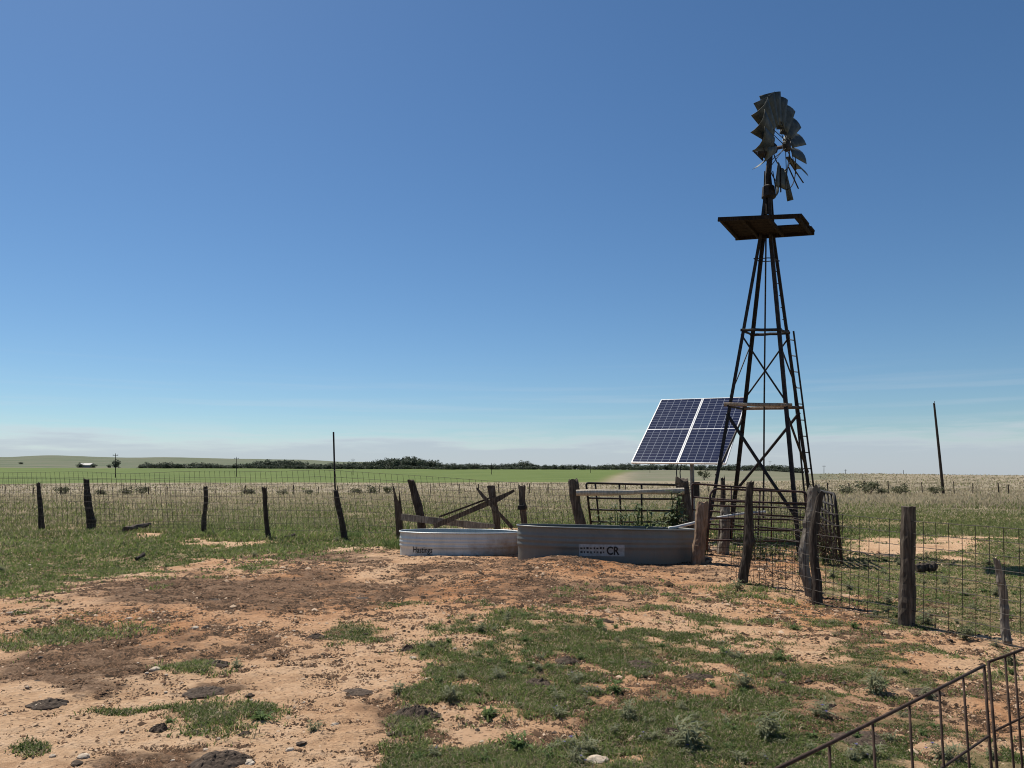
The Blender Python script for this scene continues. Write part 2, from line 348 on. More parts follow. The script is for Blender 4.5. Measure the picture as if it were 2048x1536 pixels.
# ------------------------------------------------------------------ mesh helpers
class MB:
    def __init__(s): s.v = []; s.f = []
    def add(s, vs_, fs):
        b = len(s.v); s.v.extend([tuple(v) for v in vs_]); s.f.extend([tuple(b + i for i in f) for f in fs]); return s
    def tube(s, pts, r, n=8, cap=True, jit=0., rnd=random):
        pts = [Vector(p) for p in pts]; rs = r if isinstance(r, (list, tuple)) else [r] * len(pts)
        vs_ = []; fs = []; up0 = None
        for i, p in enumerate(pts):
            t = (pts[min(i + 1, len(pts) - 1)] - pts[max(i - 1, 0)]).normalized()
            if up0 is None: up0 = Vector((0, 0, 1)) if abs(t.z) < .9 else Vector((0, 1, 0))
            a = t.cross(up0).normalized(); b = a.cross(t).normalized(); up0 = b
            for k in range(n):
                q = 2 * math.pi * k / n
                rr = rs[i] * (1 + (rnd.uniform(-jit, jit) if jit else 0))
                vs_.append(p + (a * math.cos(q) + b * math.sin(q)) * rr)
        for i in range(len(pts) - 1):
            for k in range(n):
                k2 = (k + 1) % n; fs.append((i * n + k, i * n + k2, (i + 1) * n + k2, (i + 1) * n + k))
        if cap:
            fs.append(tuple(reversed(range(n)))); fs.append(tuple((len(pts) - 1) * n + k for k in range(n)))
        return s.add(vs_, fs)
    def bar(s, a, b, wd, th, side=None, jit=0., seg=1, rnd=random):
        """rectangular bar from a to b; side = direction of its width"""
        a = Vector(a); b = Vector(b); t = (b - a).normalized()
        sd_ = Vector(side) if side is not None else (Vector((0, 0, 1)) if abs(t.z) < .9 else Vector((1, 0, 0)))
        sd_ = (sd_ - t * sd_.dot(t)).normalized(); n = t.cross(sd_)
        vs_ = []; fs = []
        for i in range(seg + 1):
            p = a.lerp(b, i / seg); w_ = wd * (1 + (rnd.uniform(-jit, jit) if jit else 0)) / 2
            o = n * (rnd.uniform(-jit, jit) * th if jit else 0)
            for x, y in ((-1, -1), (1, -1), (1, 1), (-1, 1)): vs_.append(p + o + sd_ * x * w_ + n * y * th / 2)
        for i in range(seg):
            for k in range(4): k2 = (k + 1) % 4; fs.append((i * 4 + k, i * 4 + k2, i * 4 + 4 + k2, i * 4 + 4 + k))
        fs.append((3, 2, 1, 0)); e = seg * 4; fs.append((e, e + 1, e + 2, e + 3))
        return s.add(vs_, fs)
    def box(s, c, sx, sy, sz, rz=0.):
        m = Matrix.Rotation(rz, 3, 'Z'); c = Vector(c)
        vs_ = [c + m @ Vector((x * sx / 2, y * sy / 2, z * sz / 2)) for z in (-1, 1) for x, y in ((-1, -1), (1, -1), (1, 1), (-1, 1))]
        return s.add(vs_, [(3, 2, 1, 0), (4, 5, 6, 7)] + [(k, (k + 1) % 4, 4 + (k + 1) % 4, 4 + k) for k in range(4)])
    def build(s, name, m, parent=None, origin=None, smooth=False, bevel=0):
        me = bpy.data.meshes.new(name)
        off = Vector(origin) if origin is not None else (Vector(parent['_w']) if parent is not None else Vector())
        me.from_pydata([(v[0] - off.x, v[1] - off.y, v[2] - off.z) for v in s.v], [], s.f); me.update()
        me.materials.append(m)
        if smooth: me.shade_smooth()
        o = bpy.data.objects.new(name, me); C.objects.link(o)
        if parent is not None: o.parent = parent; o['_w'] = tuple(off)
        else: o.location = off; o['_w'] = tuple(off)
        if bevel:
            b = o.modifiers.new('bevel', 'BEVEL'); b.width = bevel; b.segments = 2; b.limit_method = 'ANGLE'
        return o
def tag(o, label, cat, group=None, kind=None):
    if label: o['label'] = label
    if cat: o['category'] = cat
    if group: o['group'] = group
    if kind: o['kind'] = kind
    return o
def thing(name, label, cat, loc, group=None):
    o = bpy.data.objects.new(name, None); C.objects.link(o); o.location = loc; o['_w'] = tuple(loc); o.empty_display_size = .2
    return tag(o, label, cat, group)
def dup(root, loc, rz=0., sc=1., label=None, group=None):
    r = root.copy(); C.objects.link(r); r.location = loc; r.rotation_euler = (0, 0, rz)
    r.scale = (sc, sc, sc) if isinstance(sc, (int, float)) else sc
    if label: r['label'] = label
    if group: r['group'] = group
    for ch in list(root.children):
        c = ch.copy(); C.objects.link(c); c.parent = r
    return r
def npmesh(name, v, loops, starts, totals, m, cols=None, smooth=False):
    me = bpy.data.meshes.new(name)
    me.vertices.add(len(v)); me.vertices.foreach_set('co', np.ascontiguousarray(v, np.float32).ravel())
    me.loops.add(len(loops)); me.loops.foreach_set('vertex_index', np.ascontiguousarray(loops, np.int32))
    me.polygons.add(len(starts)); me.polygons.foreach_set('loop_start', np.ascontiguousarray(starts, np.int32)); me.polygons.foreach_set('loop_total', np.ascontiguousarray(totals, np.int32))
    me.update(calc_edges=True)
    if cols is not None:
        for nm, c in cols.items():
            a = me.color_attributes.new(nm, 'FLOAT_COLOR', 'POINT')
            c4 = np.ones((len(v), 4), np.float32); c4[:, :3] = c; a.data.foreach_set('color', c4.ravel())
    if smooth: me.polygons.foreach_set('use_smooth', np.ones(len(starts), bool))
    me.materials.append(m)
    o = bpy.data.objects.new(name, me); C.objects.link(o); return o
rng = np.random.default_rng(7); rnd = random.Random(11)

# ------------------------------------------------------------------ ground: one sheet to the horizon
rad = [0.0]; r_ = .4
while r_ < 9000:
    rad.append(r_); r_ *= (1.06 if r_ < 2.2 else 1.0058 if r_ < 26 else 1.012 if r_ < 120 else 1.03)
rad = np.array(rad)
th_ = np.radians(np.concatenate([np.arange(-180, -60, 4.), np.arange(-60, 60, .28), np.arange(60, 180, 4.)]))
RR, TT = np.meshgrid(rad[1:], th_, indexing='ij')
gx = (RR * np.sin(TT)).ravel(); gy = (RR * np.cos(TT)).ravel()
gx = np.concatenate([[0.], gx]); gy = np.concatenate([[0.], gy])
gh = terrain(gx, gy); gd = np.hypot(gx, gy)
mg, mo, mm, mdry, mpx, mpy = masks(gx, gy)
gh = gh + (1 - ss(gd, 14, 22)) * ((fbm(gx, gy, .16, 2, 91) - .5) * .035 * (.4 + mm) + (fbm(gx, gy, .07, 1, 92) - .5) * .018)
pit = ss(vn(gx / .17, gy / .17, 301), .70, .86) + .7 * ss(vn(gx / .11 + 7, gy / .11, 302), .74, .9)
gh = gh - (1 - ss(gd, 13, 18)) * pit * .030 * np.clip(.35 + 1.1 * mm + .6 * mo - mg, 0.1, 1.2)
nr, nth = RR.shape
idx = 1 + np.arange(nr * nth).reshape(nr, nth)
q = np.stack([idx[:-1], np.roll(idx[:-1], -1, 1), np.roll(idx[1:], -1, 1), idx[1:]], -1).reshape(-1, 4)[:, ::-1]
tri = np.stack([np.zeros(nth, int), np.roll(idx[0], -1), idx[0]], -1)[:, ::-1]
loops = np.concatenate([q.ravel(), tri.ravel()])
starts = np.concatenate([np.arange(len(q)) * 4, len(q) * 4 + np.arange(len(tri)) * 3]); totals = np.concatenate([np.full(len(q), 4), np.full(len(tri), 3)])
gcol = np.where(gy > .1, 1024 + 1558 * gx / np.maximum(gy, .1), np.where(gx < 0, -3000, 5000))
bn = fbm(gx, gy, 30, 4, 51) - .5
fld = ss(gd + bn * 16, 208, 222) * (1 - ss(gd, 600, 640)) * (1 - ss(gcol + (gd - 400) * -.25, 1225, 1275))
strawz = ss(gd, 24, 40) * np.clip(mdry * 1.1, 0, 1) * (1 - fld)
strawz = np.where(gd > 120, (1 - fld) * .9 * (1 - ss(gd, 620, 720) * (1 - ss(gcol, 1450, 1650))), strawz)
hillz = ss(gd, 600, 720) * (1 - ss(gcol, 1450, 1650))
rightolive = ss(gd, 215, 235) * ss(gcol, 1225, 1290) * (1 - ss(gcol, 1640, 1800)) * .75
hillz = np.maximum(hillz, rightolive)
mg2 = np.where(gd < 24, mg, np.maximum(mg, .9))
ground = npmesh('ground', np.stack([gx, gy, gh], -1), loops, starts, totals, M_ground,
    {'mask': np.stack([mg2, mo, mm], -1), 'zone': np.stack([fld, strawz, hillz], -1)}, True)
tag(ground, None, None, None, 'structure')

# ------------------------------------------------------------------ grass
def blade_mesh(name, px_, py_, pz_, hgt, wid, lean, col):
    n = len(px_); a = rng.uniform(0, 2 * np.pi, n); ld = rng.uniform(0, 2 * np.pi, n)
    wx, wy = np.cos(a) * wid / 2, np.sin(a) * wid / 2; lx, ly = np.cos(ld) * lean * hgt, np.sin(ld) * lean * hgt
    v = np.empty((n, 5, 3), np.float32)
    v[:, 0] = np.stack([px_ - wx, py_ - wy, pz_], -1); v[:, 1] = np.stack([px_ + wx, py_ + wy, pz_], -1)
    v[:, 2] = np.stack([px_ + wx * .8 + lx * .35, py_ + wy * .8 + ly * .35, pz_ + hgt * .55], -1); v[:, 3] = np.stack([px_ - wx * .8 + lx * .35, py_ - wy * .8 + ly * .35, pz_ + hgt * .55], -1)
    v[:, 4] = np.stack([px_ + lx, py_ + ly, pz_ + hgt * np.sqrt(np.clip(1 - lean * lean * .5, .3, 1))], -1)
    b = np.arange(n)[:, None] * 5
    lp = np.concatenate([b + [0, 1, 2, 3], b + [3, 2, 4]], 1).ravel()
    st = (np.arange(n)[:, None] * 7 + [0, 4]).ravel(); tt = np.tile([4, 3], n)
    return npmesh(name, v.reshape(-1, 3), lp, st, tt, M_grass, {'Col': np.repeat(col, 5, 0)})
def scatter(n, r0, r1, half=50.):
    t = rng.uniform(0, 1, n); r = 1 / (1 / r0 + (1 / r1 - 1 / r0) * t)       # even over the picture's rows
    a = np.radians(rng.uniform(-half, half, n)); return r * np.sin(a), r * np.cos(a), r
def lerp3(a, b, t): return np.array(a)[None] * (1 - t[:, None]) + np.array(b)[None] * t[:, None]
x, y, r = scatter(3100000, 3.2, 26)
g_, o_, m_, dry_, px_, py_ = masks(x, y)
keep = rng.uniform(0, 1, len(x)) < np.clip(g_ * 1.05 - .03, 0, 1) * np.clip((fbm(x, y, .22, 3, 63, .65) - .42 + .16 * g_) * 5.0, .06, 1)
# none inside the tanks
x, y, r, g_, dry_, px_, py_ = [k[keep] for k in (x, y, r, g_, dry_, px_, py_)]
lushn = fbm(x, y, 1.3, 3, 61)
tall = np.clip(np.interp(py_, [950, 1060, 1090, 1130, 1600], [.17, .14, .085, .042, .034]), .02, .3) * np.where(px_ > 1600, .65, 1)
tall = tall * (.45 + 1.1 * lushn) * rng.uniform(.5, 1.4, len(x))
wd = np.maximum(.006, r * .0008) * rng.uniform(.7, 1.5, len(x))
green = lerp3((.070, .105, .026), (.215, .265, .085), np.clip(lushn * 1.1 - .05 + rng.normal(0, .22, len(x)), 0, 1))
straw = lerp3((.20, .16, .095), (.48, .40, .26), rng.uniform(0, 1, len(x)))
isdry = rng.uniform(0, 1, len(x)) < np.clip(dry_ * .85 + .14, 0, 1)
col = np.where(isdry[:, None], straw, green)
broadn = rng.uniform(0, 1, len(x)) < .18; wd = np.where(broadn, wd * 1.9, wd)
go = blade_mesh('grass', x, y, terrain(x, y) - .006, tall, wd, rng.uniform(.3, 1.5, len(x)), col); tag(go, 'short green grass with dry stalks growing over the pasture', 'grass', None, 'stuff')
# taller dry grass further out
x, y, r = scatter(500000, 24, 520, 50)
g_, o_, m_, dry_, px_, py_ = masks(x, y)
cl = fbm(x, y, 3.2, 4, 66, .6)
cc_ = 1024 + 1558 * x / y
keep = (rng.uniform(0, 1, len(x)) < np.clip(cl * 2 - .35, .1, 1) * np.clip(g_ + .5, 0, 1)) & ((r < 200) | (cc_ > 1640))
x, y, r, dry_, px_, py_, cl = [k[keep] for k in (x, y, r, dry_, px_, py_, cl)]
right = px_ > 1600
tall = np.interp(r, [24, 40, 80, 190, 520], [.15, .20, .30, .36, .6]) * (.35 + .9 * cl) * rng.uniform(.5, 1.35, len(x))
tall = np.where(right & (r < 45), tall * .55, tall); tall = np.where(right & (r > 50) & (r < 76), tall * 1.25, tall)
wd = np.maximum(.009, r * .0009) * rng.uniform(.7, 1.5, len(x))
green = lerp3((.13, .155, .052), (.22, .25, .095), np.clip(cl + rng.normal(0, .2, len(x)), 0, 1))
straw = lerp3((.31, .26, .165), (.50, .43, .29), np.clip(cl * .9 - .05 + rng.normal(0, .25, len(x)), 0, 1))
isdry = rng.uniform(0, 1, len(x)) < np.clip(dry_ * .95 + .03, 0, 1)
col = np.where(isdry[:, None], straw, green)
go = blade_mesh('dry_grass', x, y, terrain(x, y) - .01, tall, wd, rng.uniform(.1, .8, len(x)), col); tag(go, 'tan dry grass standing in the wide pasture behind the wire fence', 'grass', None, 'stuff')
# crumbs, straw bits and dung flakes lying on the dirt
x, y, r = scatter(2600000, 3.2, 19)
g_, o_, m_, dry_, px_, py_ = masks(x, y)
keep = rng.uniform(0, 1, len(x)) < np.clip(.07 + 1.5 * m_ + .45 * o_, 0, 1) * np.clip((fbm(x, y, .5, 3, 77) - .25) * 2, 0.05, 1)
x, y, r, m_, o_ = [k[keep] for k in (x, y, r, m_, o_)]; n = len(x)
z = terrain(x, y); a = rng.uniform(0, 2 * np.pi, n); s1 = np.maximum(.0045, r * .0008) * rng.uniform(.6, 1.8, n) * np.exp(rng.normal(0, .45, n)); s2 = s1 * rng.uniform(.35, 1, n); hh = s2 * rng.uniform(.3, .8, n)
ca, sa_ = np.cos(a), np.sin(a); v = np.empty((n, 5, 3), np.float32)
for k, (u, q_) in enumerate(((-1, -1), (1, -.7), (.8, 1), (-.9, .8))):
    v[:, k] = np.stack([x + (ca * u * s1 - sa_ * q_ * s2), y + (sa_ * u * s1 + ca * q_ * s2), z - .004], -1)
v[:, 4] = np.stack([x, y, z + hh], -1)
b = np.arange(n)[:, None] * 5
lp = np.concatenate([b + [0, 1, 4], b + [1, 2, 4], b + [2, 3, 4], b + [3, 0, 4]], 1).ravel(); st = np.arange(n * 4) * 3; tt = np.full(n * 4, 3)
darkc = lerp3((.03, .02, .013), (.17, .10, .06), rng.uniform(0, 1, n) ** 1.3); palec = lerp3((.26, .18, .12), (.48, .36, .26), rng.uniform(0, 1, n))
col = np.where((rng.uniform(0, 1, n) < .84 + .14 * np.clip(m_ * 3, 0, 1))[:, None], darkc, palec)
ml = Mat('litter'); ml.set(ml.attr('Col').outputs['Color'], .95, 0, .1)
lo_ = npmesh('ground_litter', v.reshape(-1, 3), lp, st, tt, ml.m, {'Col': np.repeat(col, 5, 0)}); tag(lo_, 'crumbs of dry dung, straw and grit strewn over the bare dirt', 'litter', None, 'stuff')

# ------------------------------------------------------------------ windmill
Yc = 17.4
def leg_depth(i, s):
    u, v = .857 * s, .515 * s
    return Yc + (-(u - v) / 2, (u + v) / 2, -(u + v) / 2, (u - v) / 2)[i]
LEGPX = {'base': [(1405, 1100), (1458, 1085), (1601.5, 1108), (1637, 1094)], 'plat': [(1516.5, 480), (1524, 480), (1544, 480), (1551, 480)], 'top': [(1530, 372), (1533, 374), (1540.5, 371), (1543.5, 374)]}
LEGS = [[P(*LEGPX[k][i], leg_depth(i, s)) for k, s in (('base', 2.05), ('plat', .30), ('top', .13))] for i in range(4)]
def onleg(i, row):
    a, b, c = LEGPX['base'][i], LEGPX['plat'][i], LEGPX['top'][i]
    if row >= 480: t = (row - a[1]) / (b[1] - a[1]); A, B = LEGS[i][0], LEGS[i][1]
    else: t = (row - b[1]) / (c[1] - b[1]); A, B = LEGS[i][1], LEGS[i][2]
    lo_t, hi_t = 0., 1.
    for _ in range(40):
        m = (lo_t + hi_t) / 2; p = A.lerp(B, m); _, py = proj(p.x, p.y, p.z)
        if py > row: lo_t = m
        else: hi_t = m
    return A.lerp(B, (lo_t + hi_t) / 2)
cb = sum((l[0] for l in LEGS), Vector()) / 4
mill = thing('windmill', 'old farm windmill with dark steel lattice tower and damaged bladed wheel', 'windmill', (cb.x, cb.y, H(cb.x, cb.y)))
for i in range(4):
    A, B, T = LEGS[i]; A = A + (A - B).normalized() * .15
    out_ = (A - cb); out_.z = 0; out_.normalize(); sd2 = Vector((-out_.y, out_.x, 0))
    m = MB()
    for sgn in (1, -1):     # an angle iron: two flanges meeting at the corner
        d = (sd2 * sgn - out_ * .9).normalized()
        for p, q_ in ((A, B), (B, T)):
            m.bar(p + d * .036, q_ + d * (.036 if q_ is B else .028), .072 if q_ is B else .064, .010, d)
    m.build('leg', M_tower, mill)
def girt(i, j, row, rj=None, r=.03, mat=M_tower, ext=.03, name='girt'):
    a, b = onleg(i, row), onleg(j, rj or row); t = (b - a).normalized()
    m = MB(); k = 6; pts = [a - t * ext + (b - a + 2 * ext * t) * (q_ / k) + Vector((0, 0, rnd.uniform(-.006, .006))) for q_ in range(k + 1)]
    m.tube(pts, r, 8, jit=.06, rnd=rnd); return m.build(name, mat, mill)
girt(0, 2, 809, 810, .042, W_tan, .10); girt(1, 3, 817, 815, .036, W_brown, .08); girt(0, 1, 812, 818, .025); girt(2, 3, 812, 816, .025)
girt(0, 2, 660, 659, .034); girt(1, 3, 670, 666, .034); girt(0, 1, 661, 669, .026); girt(2, 3, 660, 665, .03, ext=.06)
girt(0, 2, 517, 516, .012); girt(1, 3, 523, 522, .012); girt(0, 1, 518, 522, .012); girt(2, 3, 517, 521, .012)
def brace(i, ri, j, rj, r):
    a, b = onleg(i, ri), onleg(j, rj); MB().tube([a, a.lerp(b, .5) + Vector((0, 0, -.01)), b], r, 7).build('brace', M_tower, mill)
brace(0, 669, 2, 806, .020); brace(3, 674, 1, 798, .020); brace(1, 690, 0, 792, .014); brace(2, 700, 3, 775, .018)
brace(0, 828, 2, 1040, .036); brace(3, 825, 1, 985, .034); brace(1, 835, 0, 950, .026); brace(2, 834, 3, 944, .026)
# ladder up the right side
lad = thing('ladder', None, None, (0, 0, 0)); lad.parent = mill; lad['_w'] = mill['_w']
la0, la1 = P(1609, 968 + 20, 17.9), P(1576.5, 660, 17.75); lb0, lb1 = P(1629, 988, 17.6), P(1587, 662, 17.45)
g0 = -.18
for a0, a1 in ((la0, la1), (lb0, lb1)):
    e0 = a0 + (a0 - a1).normalized() * 1.15
    MB().tube([e0, a1], .022, 6).build('rail', M_tower, lad)
for k in range(13):
    t = (k + .4) / 13 * 1.28 - .28
    MB().tube([la0.lerp(la1, t), lb0.lerp(lb1, t)], .014, 6).build('rung', M_tower, lad)
for k in range(7):   # climbing irons on the upper leg
    row = 640 - k * 24; p = onleg(3, row); MB().tube([p + Vector((-.02, -.02, 0)), p + Vector((-.12, -.06, .0))], .010, 5).build('climbing_iron', M_tower, mill)
# platform: planks with one missing, seen from below
pc = [P(1437, 437, 16.62), P(1601, 430, 15.75), P(1628, 464, 16.95), P(1472, 475, 17.75)]
zz = sum(p.z for p in pc) / 4
plat = thing('platform', None, None, (0, 0, 0)); plat.parent = mill; plat['_w'] = mill['_w']
def bil(u, v): return pc[0].lerp(pc[1], u).lerp(pc[3].lerp(pc[2], u), v)
upv = (pc[1] - pc[0]).cross(pc[3] - pc[0]).normalized()
if upv.z < 0: upv = -upv
npk = 7
for k in range(npk):
    v0, v1 = k / npk + .006, (k + 1) / npk - .006
    segs = [(-.01, 1.01)]
    if k in (1, 2, 3): segs = [(-.01 + rnd.uniform(0, .01), .60), (.90, 1.01)]
    if k == 4: segs = [(0.0, .995)]
    for u0, u1 in segs:
        a, b, c, d = bil(u0, v0), bil(u1, v0), bil(u1, v1), bil(u0, v1); tk = upv * .035
        m = MB(); m.add([a, b, c, d, a + tk, b + tk, c + tk, d + tk], [(0, 3, 2, 1), (4, 5, 6, 7), (0, 1, 5, 4), (1, 2, 6, 5), (2, 3, 7, 6), (3, 0, 4, 7)])
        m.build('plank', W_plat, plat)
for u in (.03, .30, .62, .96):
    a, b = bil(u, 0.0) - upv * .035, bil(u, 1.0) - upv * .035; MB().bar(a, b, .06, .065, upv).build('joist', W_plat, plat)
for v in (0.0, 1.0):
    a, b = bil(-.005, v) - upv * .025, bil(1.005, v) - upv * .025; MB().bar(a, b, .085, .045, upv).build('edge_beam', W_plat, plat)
# pump rod
MB().tube([P(1535, 395, Yc), P(1532, 470, Yc), P(1528.5, 800, Yc), P(1527, 1040, Yc)], .019, 7).build('pump_rod', M_tower, mill)
MB().tube([P(1535, 400, Yc), P(1535, 410, Yc), P(1534, 428, Yc)], [.035, .045, .03], 8).build('rod_coupling', M_tower, mill)
# stub tower and head
top = sum((l[2] for l in LEGS), Vector()) / 4
hub_axis = Vector((.75, -.66, .02)).normalized()
wc = P(1563, 295, 17.15)
head = P(1541, 299, 17.4)
MB().tube([top - Vector((0, 0, .12)), top + Vector((0, 0, .25)), Vector((head.x - .01, head.y, head.z - .12))], [.10, .075, .06], 10).build('mast', M_tower, mill)
MB().tube([top - Vector((0, 0, .30)), top - Vector((0, 0, .26)), top - Vector((0, 0, .02)), top + Vector((0, 0, .02))], [.13, .17, .14, .10], 10).build('top_casting', M_tower, mill)
gb = thing('gearbox', None, None, (0, 0, 0)); gb.parent = mill; gb['_w'] = mill['_w']
MB().tube([head - hub_axis * .30, head - hub_axis * .27, head - hub_axis * .05, head + hub_axis * .12, head + hub_axis * .15], [.05, .12, .15, .12, .07], 10).build('casing', M_tower, gb)
MB().tube([head, wc + hub_axis * .13], .045, 8).build('shaft', M_rust, gb)
for a, b, r in ((head - hub_axis * .2 + Vector((0, 0, -.08)), P(1506, 301, 17.7), .022), (head - hub_axis * .1 + Vector((0, 0, -.20)), P(1509, 305, 17.7), .018), (P(1506, 301, 17.7), P(1526, 321, 17.6), .020), (P(1522, 303, 17.6), P(1526, 321, 17.6), .014)):
    MB().tube([a, b], r, 6).build('vane_stub', M_tower, gb)
for dx in (-.09, .10):
    MB().tube([top + Vector((dx, -.05, .35)), top + Vector((dx * 1.6, -.08, -.25))], .012, 5).build('stay', M_tower, gb)
wheel = thing('wheel', None, None, (0, 0, 0)); wheel.parent = mill; wheel['_w'] = mill['_w']
hb = wc + hub_axis * .13
MB().tube([hb - hub_axis * .09, hb - hub_axis * .05, hb + hub_axis * .03, hb + hub_axis * .07], [.07, .135, .135, .06], 14).build('hub', M_tower, wheel)
e1 = (Vector((0, 0, 1)) - hub_axis * hub_axis.z).normalized(); e2 = hub_axis.cross(e1)
def rdir(al): return e1 * math.cos(al) + e2 * math.sin(al)
RW = 1.24
def ring(r, off, rad_, name, a0=0, a1=2 * math.pi):
    n = 48; pts = [wc + hub_axis * off + rdir(a0 + (a1 - a0) * k / n) * r for k in range(n + 1)]
    MB().tube(pts, rad_, 5, cap=False).build(name, M_tower, wheel)
ring(.52, -.02, .013, 'inner_ring'); ring(.96, -.05, .012, 'outer_ring')
for k in range(6):
    al = R(60 * k + 12)
    for da, s0 in ((-.06, .05), (.06, -.05)):
        MB().tube([hb + hub_axis * s0 + rdir(al + da) * .10, wc + hub_axis * -.03 + rdir(al + da) * .96], .0095, 5).build('spoke', M_tower, wheel)
for k in range(18):
    deg = 20 * k
    pitch = R(36 + rnd.uniform(-4, 4)); r0, r1 = .50, RW + rnd.uniform(-.02, .02); bend = 0.; wscale = 1.1
    if deg in (140, 220, 240): continue
    if deg == 180: pitch = R(-14); bend = .05; r1 = .98; wscale = .75
    if deg == 140: pitch = R(58); wscale = .8; r1 = 1.15
    if deg == 160: pitch = R(20); wscale = .8
    if deg == 200: pitch = R(44); wscale = .62
    if deg == 120: pitch = R(52); bend = .06
    if deg == 260: pitch = R(50); wscale = .9
    if deg == 280: pitch = R(30)
    al = R(deg); rd = rdir(al); td = rdir(al + math.pi / 2)
    m = MB(); vs_ = []; nu, nv = 7, 5
    for i in range(nv):
        rr = r0 + (r1 - r0) * i / (nv - 1); wdt = (.27 + (.52 - .27) * i / (nv - 1)) * wscale
        for j in range(nu):
            u = j / (nu - 1) - .5
            cam_ = .09 * wdt / .5 * (1 - 4 * u * u)
            ct = td * math.cos(pitch) - hub_axis * math.sin(pitch); cn = hub_axis * math.cos(pitch) + td * math.sin(pitch)
            vs_.append(wc + hub_axis * (-.01 - bend * (i / (nv - 1)) ** 2) + rd * rr + ct * u * wdt + cn * (cam_ - .03))
    fs = [(i * nu + j, i * nu + j + 1, (i + 1) * nu + j + 1, (i + 1) * nu + j) for i in range(nv - 1) for j in range(nu - 1)]
    m.add(vs_, fs); o = m.build('blade', M_blade, wheel, smooth=True)
    sm = o.modifiers.new('sheet', 'SOLIDIFY'); sm.thickness = .004
for deg in (220, 240, 160):
    al = R(deg + 4); MB().bar(wc + rdir(al) * .5, wc + rdir(al) * (1.24 if deg != 220 else 1.1) + hub_axis * .05, .03, .006, hub_axis).build('bare_blade_arm', M_tower, wheel)

# ------------------------------------------------------------------ solar panel
o0 = P(1262, 925, 19.7); a_ = -.5214; tl = .6575; d2 = Vector((math.cos(a_), math.sin(a_), -.018)).normalized(); hbv = Vector((-math.sin(a_), math.cos(a_), 0))
upp = d2.cross(hbv).normalized(); d1 = (hbv * math.cos(tl) + upp * math.sin(tl)).normalized(); nn = d2.cross(d1).normalized()
if nn.y > 0: nn = -nn
WP, LP = 2.144 * 19.7 / 17.6, 2.625 * 19.7 / 17.6
ppost = P(1384, 940, 20.1); ppost.z = H(ppost.x, ppost.y)
sol = thing('solar_panel', 'pair of framed blue solar modules tilted on a grey steel post', 'solar panel', tuple(ppost))
for k in range(2):
    c0 = o0 + d2 * (k * (WP / 2 + .004)); wm = WP / 2 - .008
    mod = thing('solar_module', None, None, (0, 0, 0)); mod.parent = sol; mod['_w'] = sol['_w']
    fr = MB(); fw = .026
    for a, b, sd3 in ((c0 + d1 * fw / 2, c0 + d2 * wm + d1 * fw / 2, d1), (c0 + d1 * (LP - fw / 2), c0 + d2 * wm + d1 * (LP - fw / 2), d1), (c0 + d2 * fw / 2 + d1 * fw, c0 + d2 * fw / 2 + d1 * (LP - fw), d2), (c0 + d2 * (wm - fw / 2) + d1 * fw, c0 + d2 * (wm - fw / 2) + d1 * (LP - fw), d2)):
        fr.bar(a - nn * .015, b - nn * .015, fw, .04, sd3)
    mid = LP / 2; fr.bar(c0 + d2 * fw + d1 * mid - nn * .006, c0 + d2 * (wm - fw) + d1 * mid - nn * .006, .022, .010, d1)
    fr.build('frame', M_alu, mod)
    for h0, h1 in ((fw, mid - .011), (mid + .011, LP - fw)):
        q4 = [c0 + d2 * fw + d1 * h0, c0 + d2 * (wm - fw) + d1 * h0, c0 + d2 * (wm - fw) + d1 * h1, c0 + d2 * fw + d1 * h1]
        m = MB(); m.add([p - nn * .004 for p in q4] + [p - nn * .012 for p in q4], [(0, 1, 2, 3), (7, 6, 5, 4)])
        ob = m.build('cell_sheet', M_cell, mod); uvl = ob.data.uv_layers.new(name='UVMap')
        for i, uvv in enumerate(((0, 0), (1, 0), (1, 1), (0, 1), (0, 1), (1, 1), (1, 0), (0, 0))): uvl.data[i].uv = uvv
pm = o0 + d2 * WP * .58 + d1 * LP * .5 - nn * .12
MB().tube([ppost - Vector((0, 0, .2)), Vector((ppost.x, ppost.y, ppost.z + 1.0)), Vector((ppost.x, ppost.y, 2.25))], .055, 12).build('post', M_greysteel, sol)
MB().bar(Vector((ppost.x, ppost.y, 2.2)), pm, .09, .09).build('tilt_arm', M_greysteel, sol)
for t in (.28, .72):
    a = o0 + d1 * LP * t - nn * .06 + d2 * .1; MB().bar(a, a + d2 * (WP - .2), .05, .04, d1).build('rail', M_greysteel, sol)
for t in (.25, .75):
    a = o0 + d2 * WP * t - nn * .10; MB().bar(a + d1 * .3, a + d1 * (LP - .3), .05, .04, d2).build('strut', M_greysteel, sol)
cbx = P(1393.5, 981, 19.95); bx = thing('control_box', None, None, (0, 0, 0)); bx.parent = sol; bx['_w'] = sol['_w']
MB().box(cbx, .13, .16, .36, R(-20)).build('housing', M_black, bx, bevel=.012); MB().box(cbx + Vector((.0, 0, .20)), .17, .20, .03, R(-20)).build('lid', M_black, bx)
for x0, x1, x2 in ((1355, 1353, 1357), (1363, 1360, 1359)):
    MB().tube([P(x0, 924, 19.4), P(x1, 945, 19.3), P(x1 + 1, 958, 19.2), P(x2, 990, 19.0)], .013, 6).build('cable', M_black, sol)

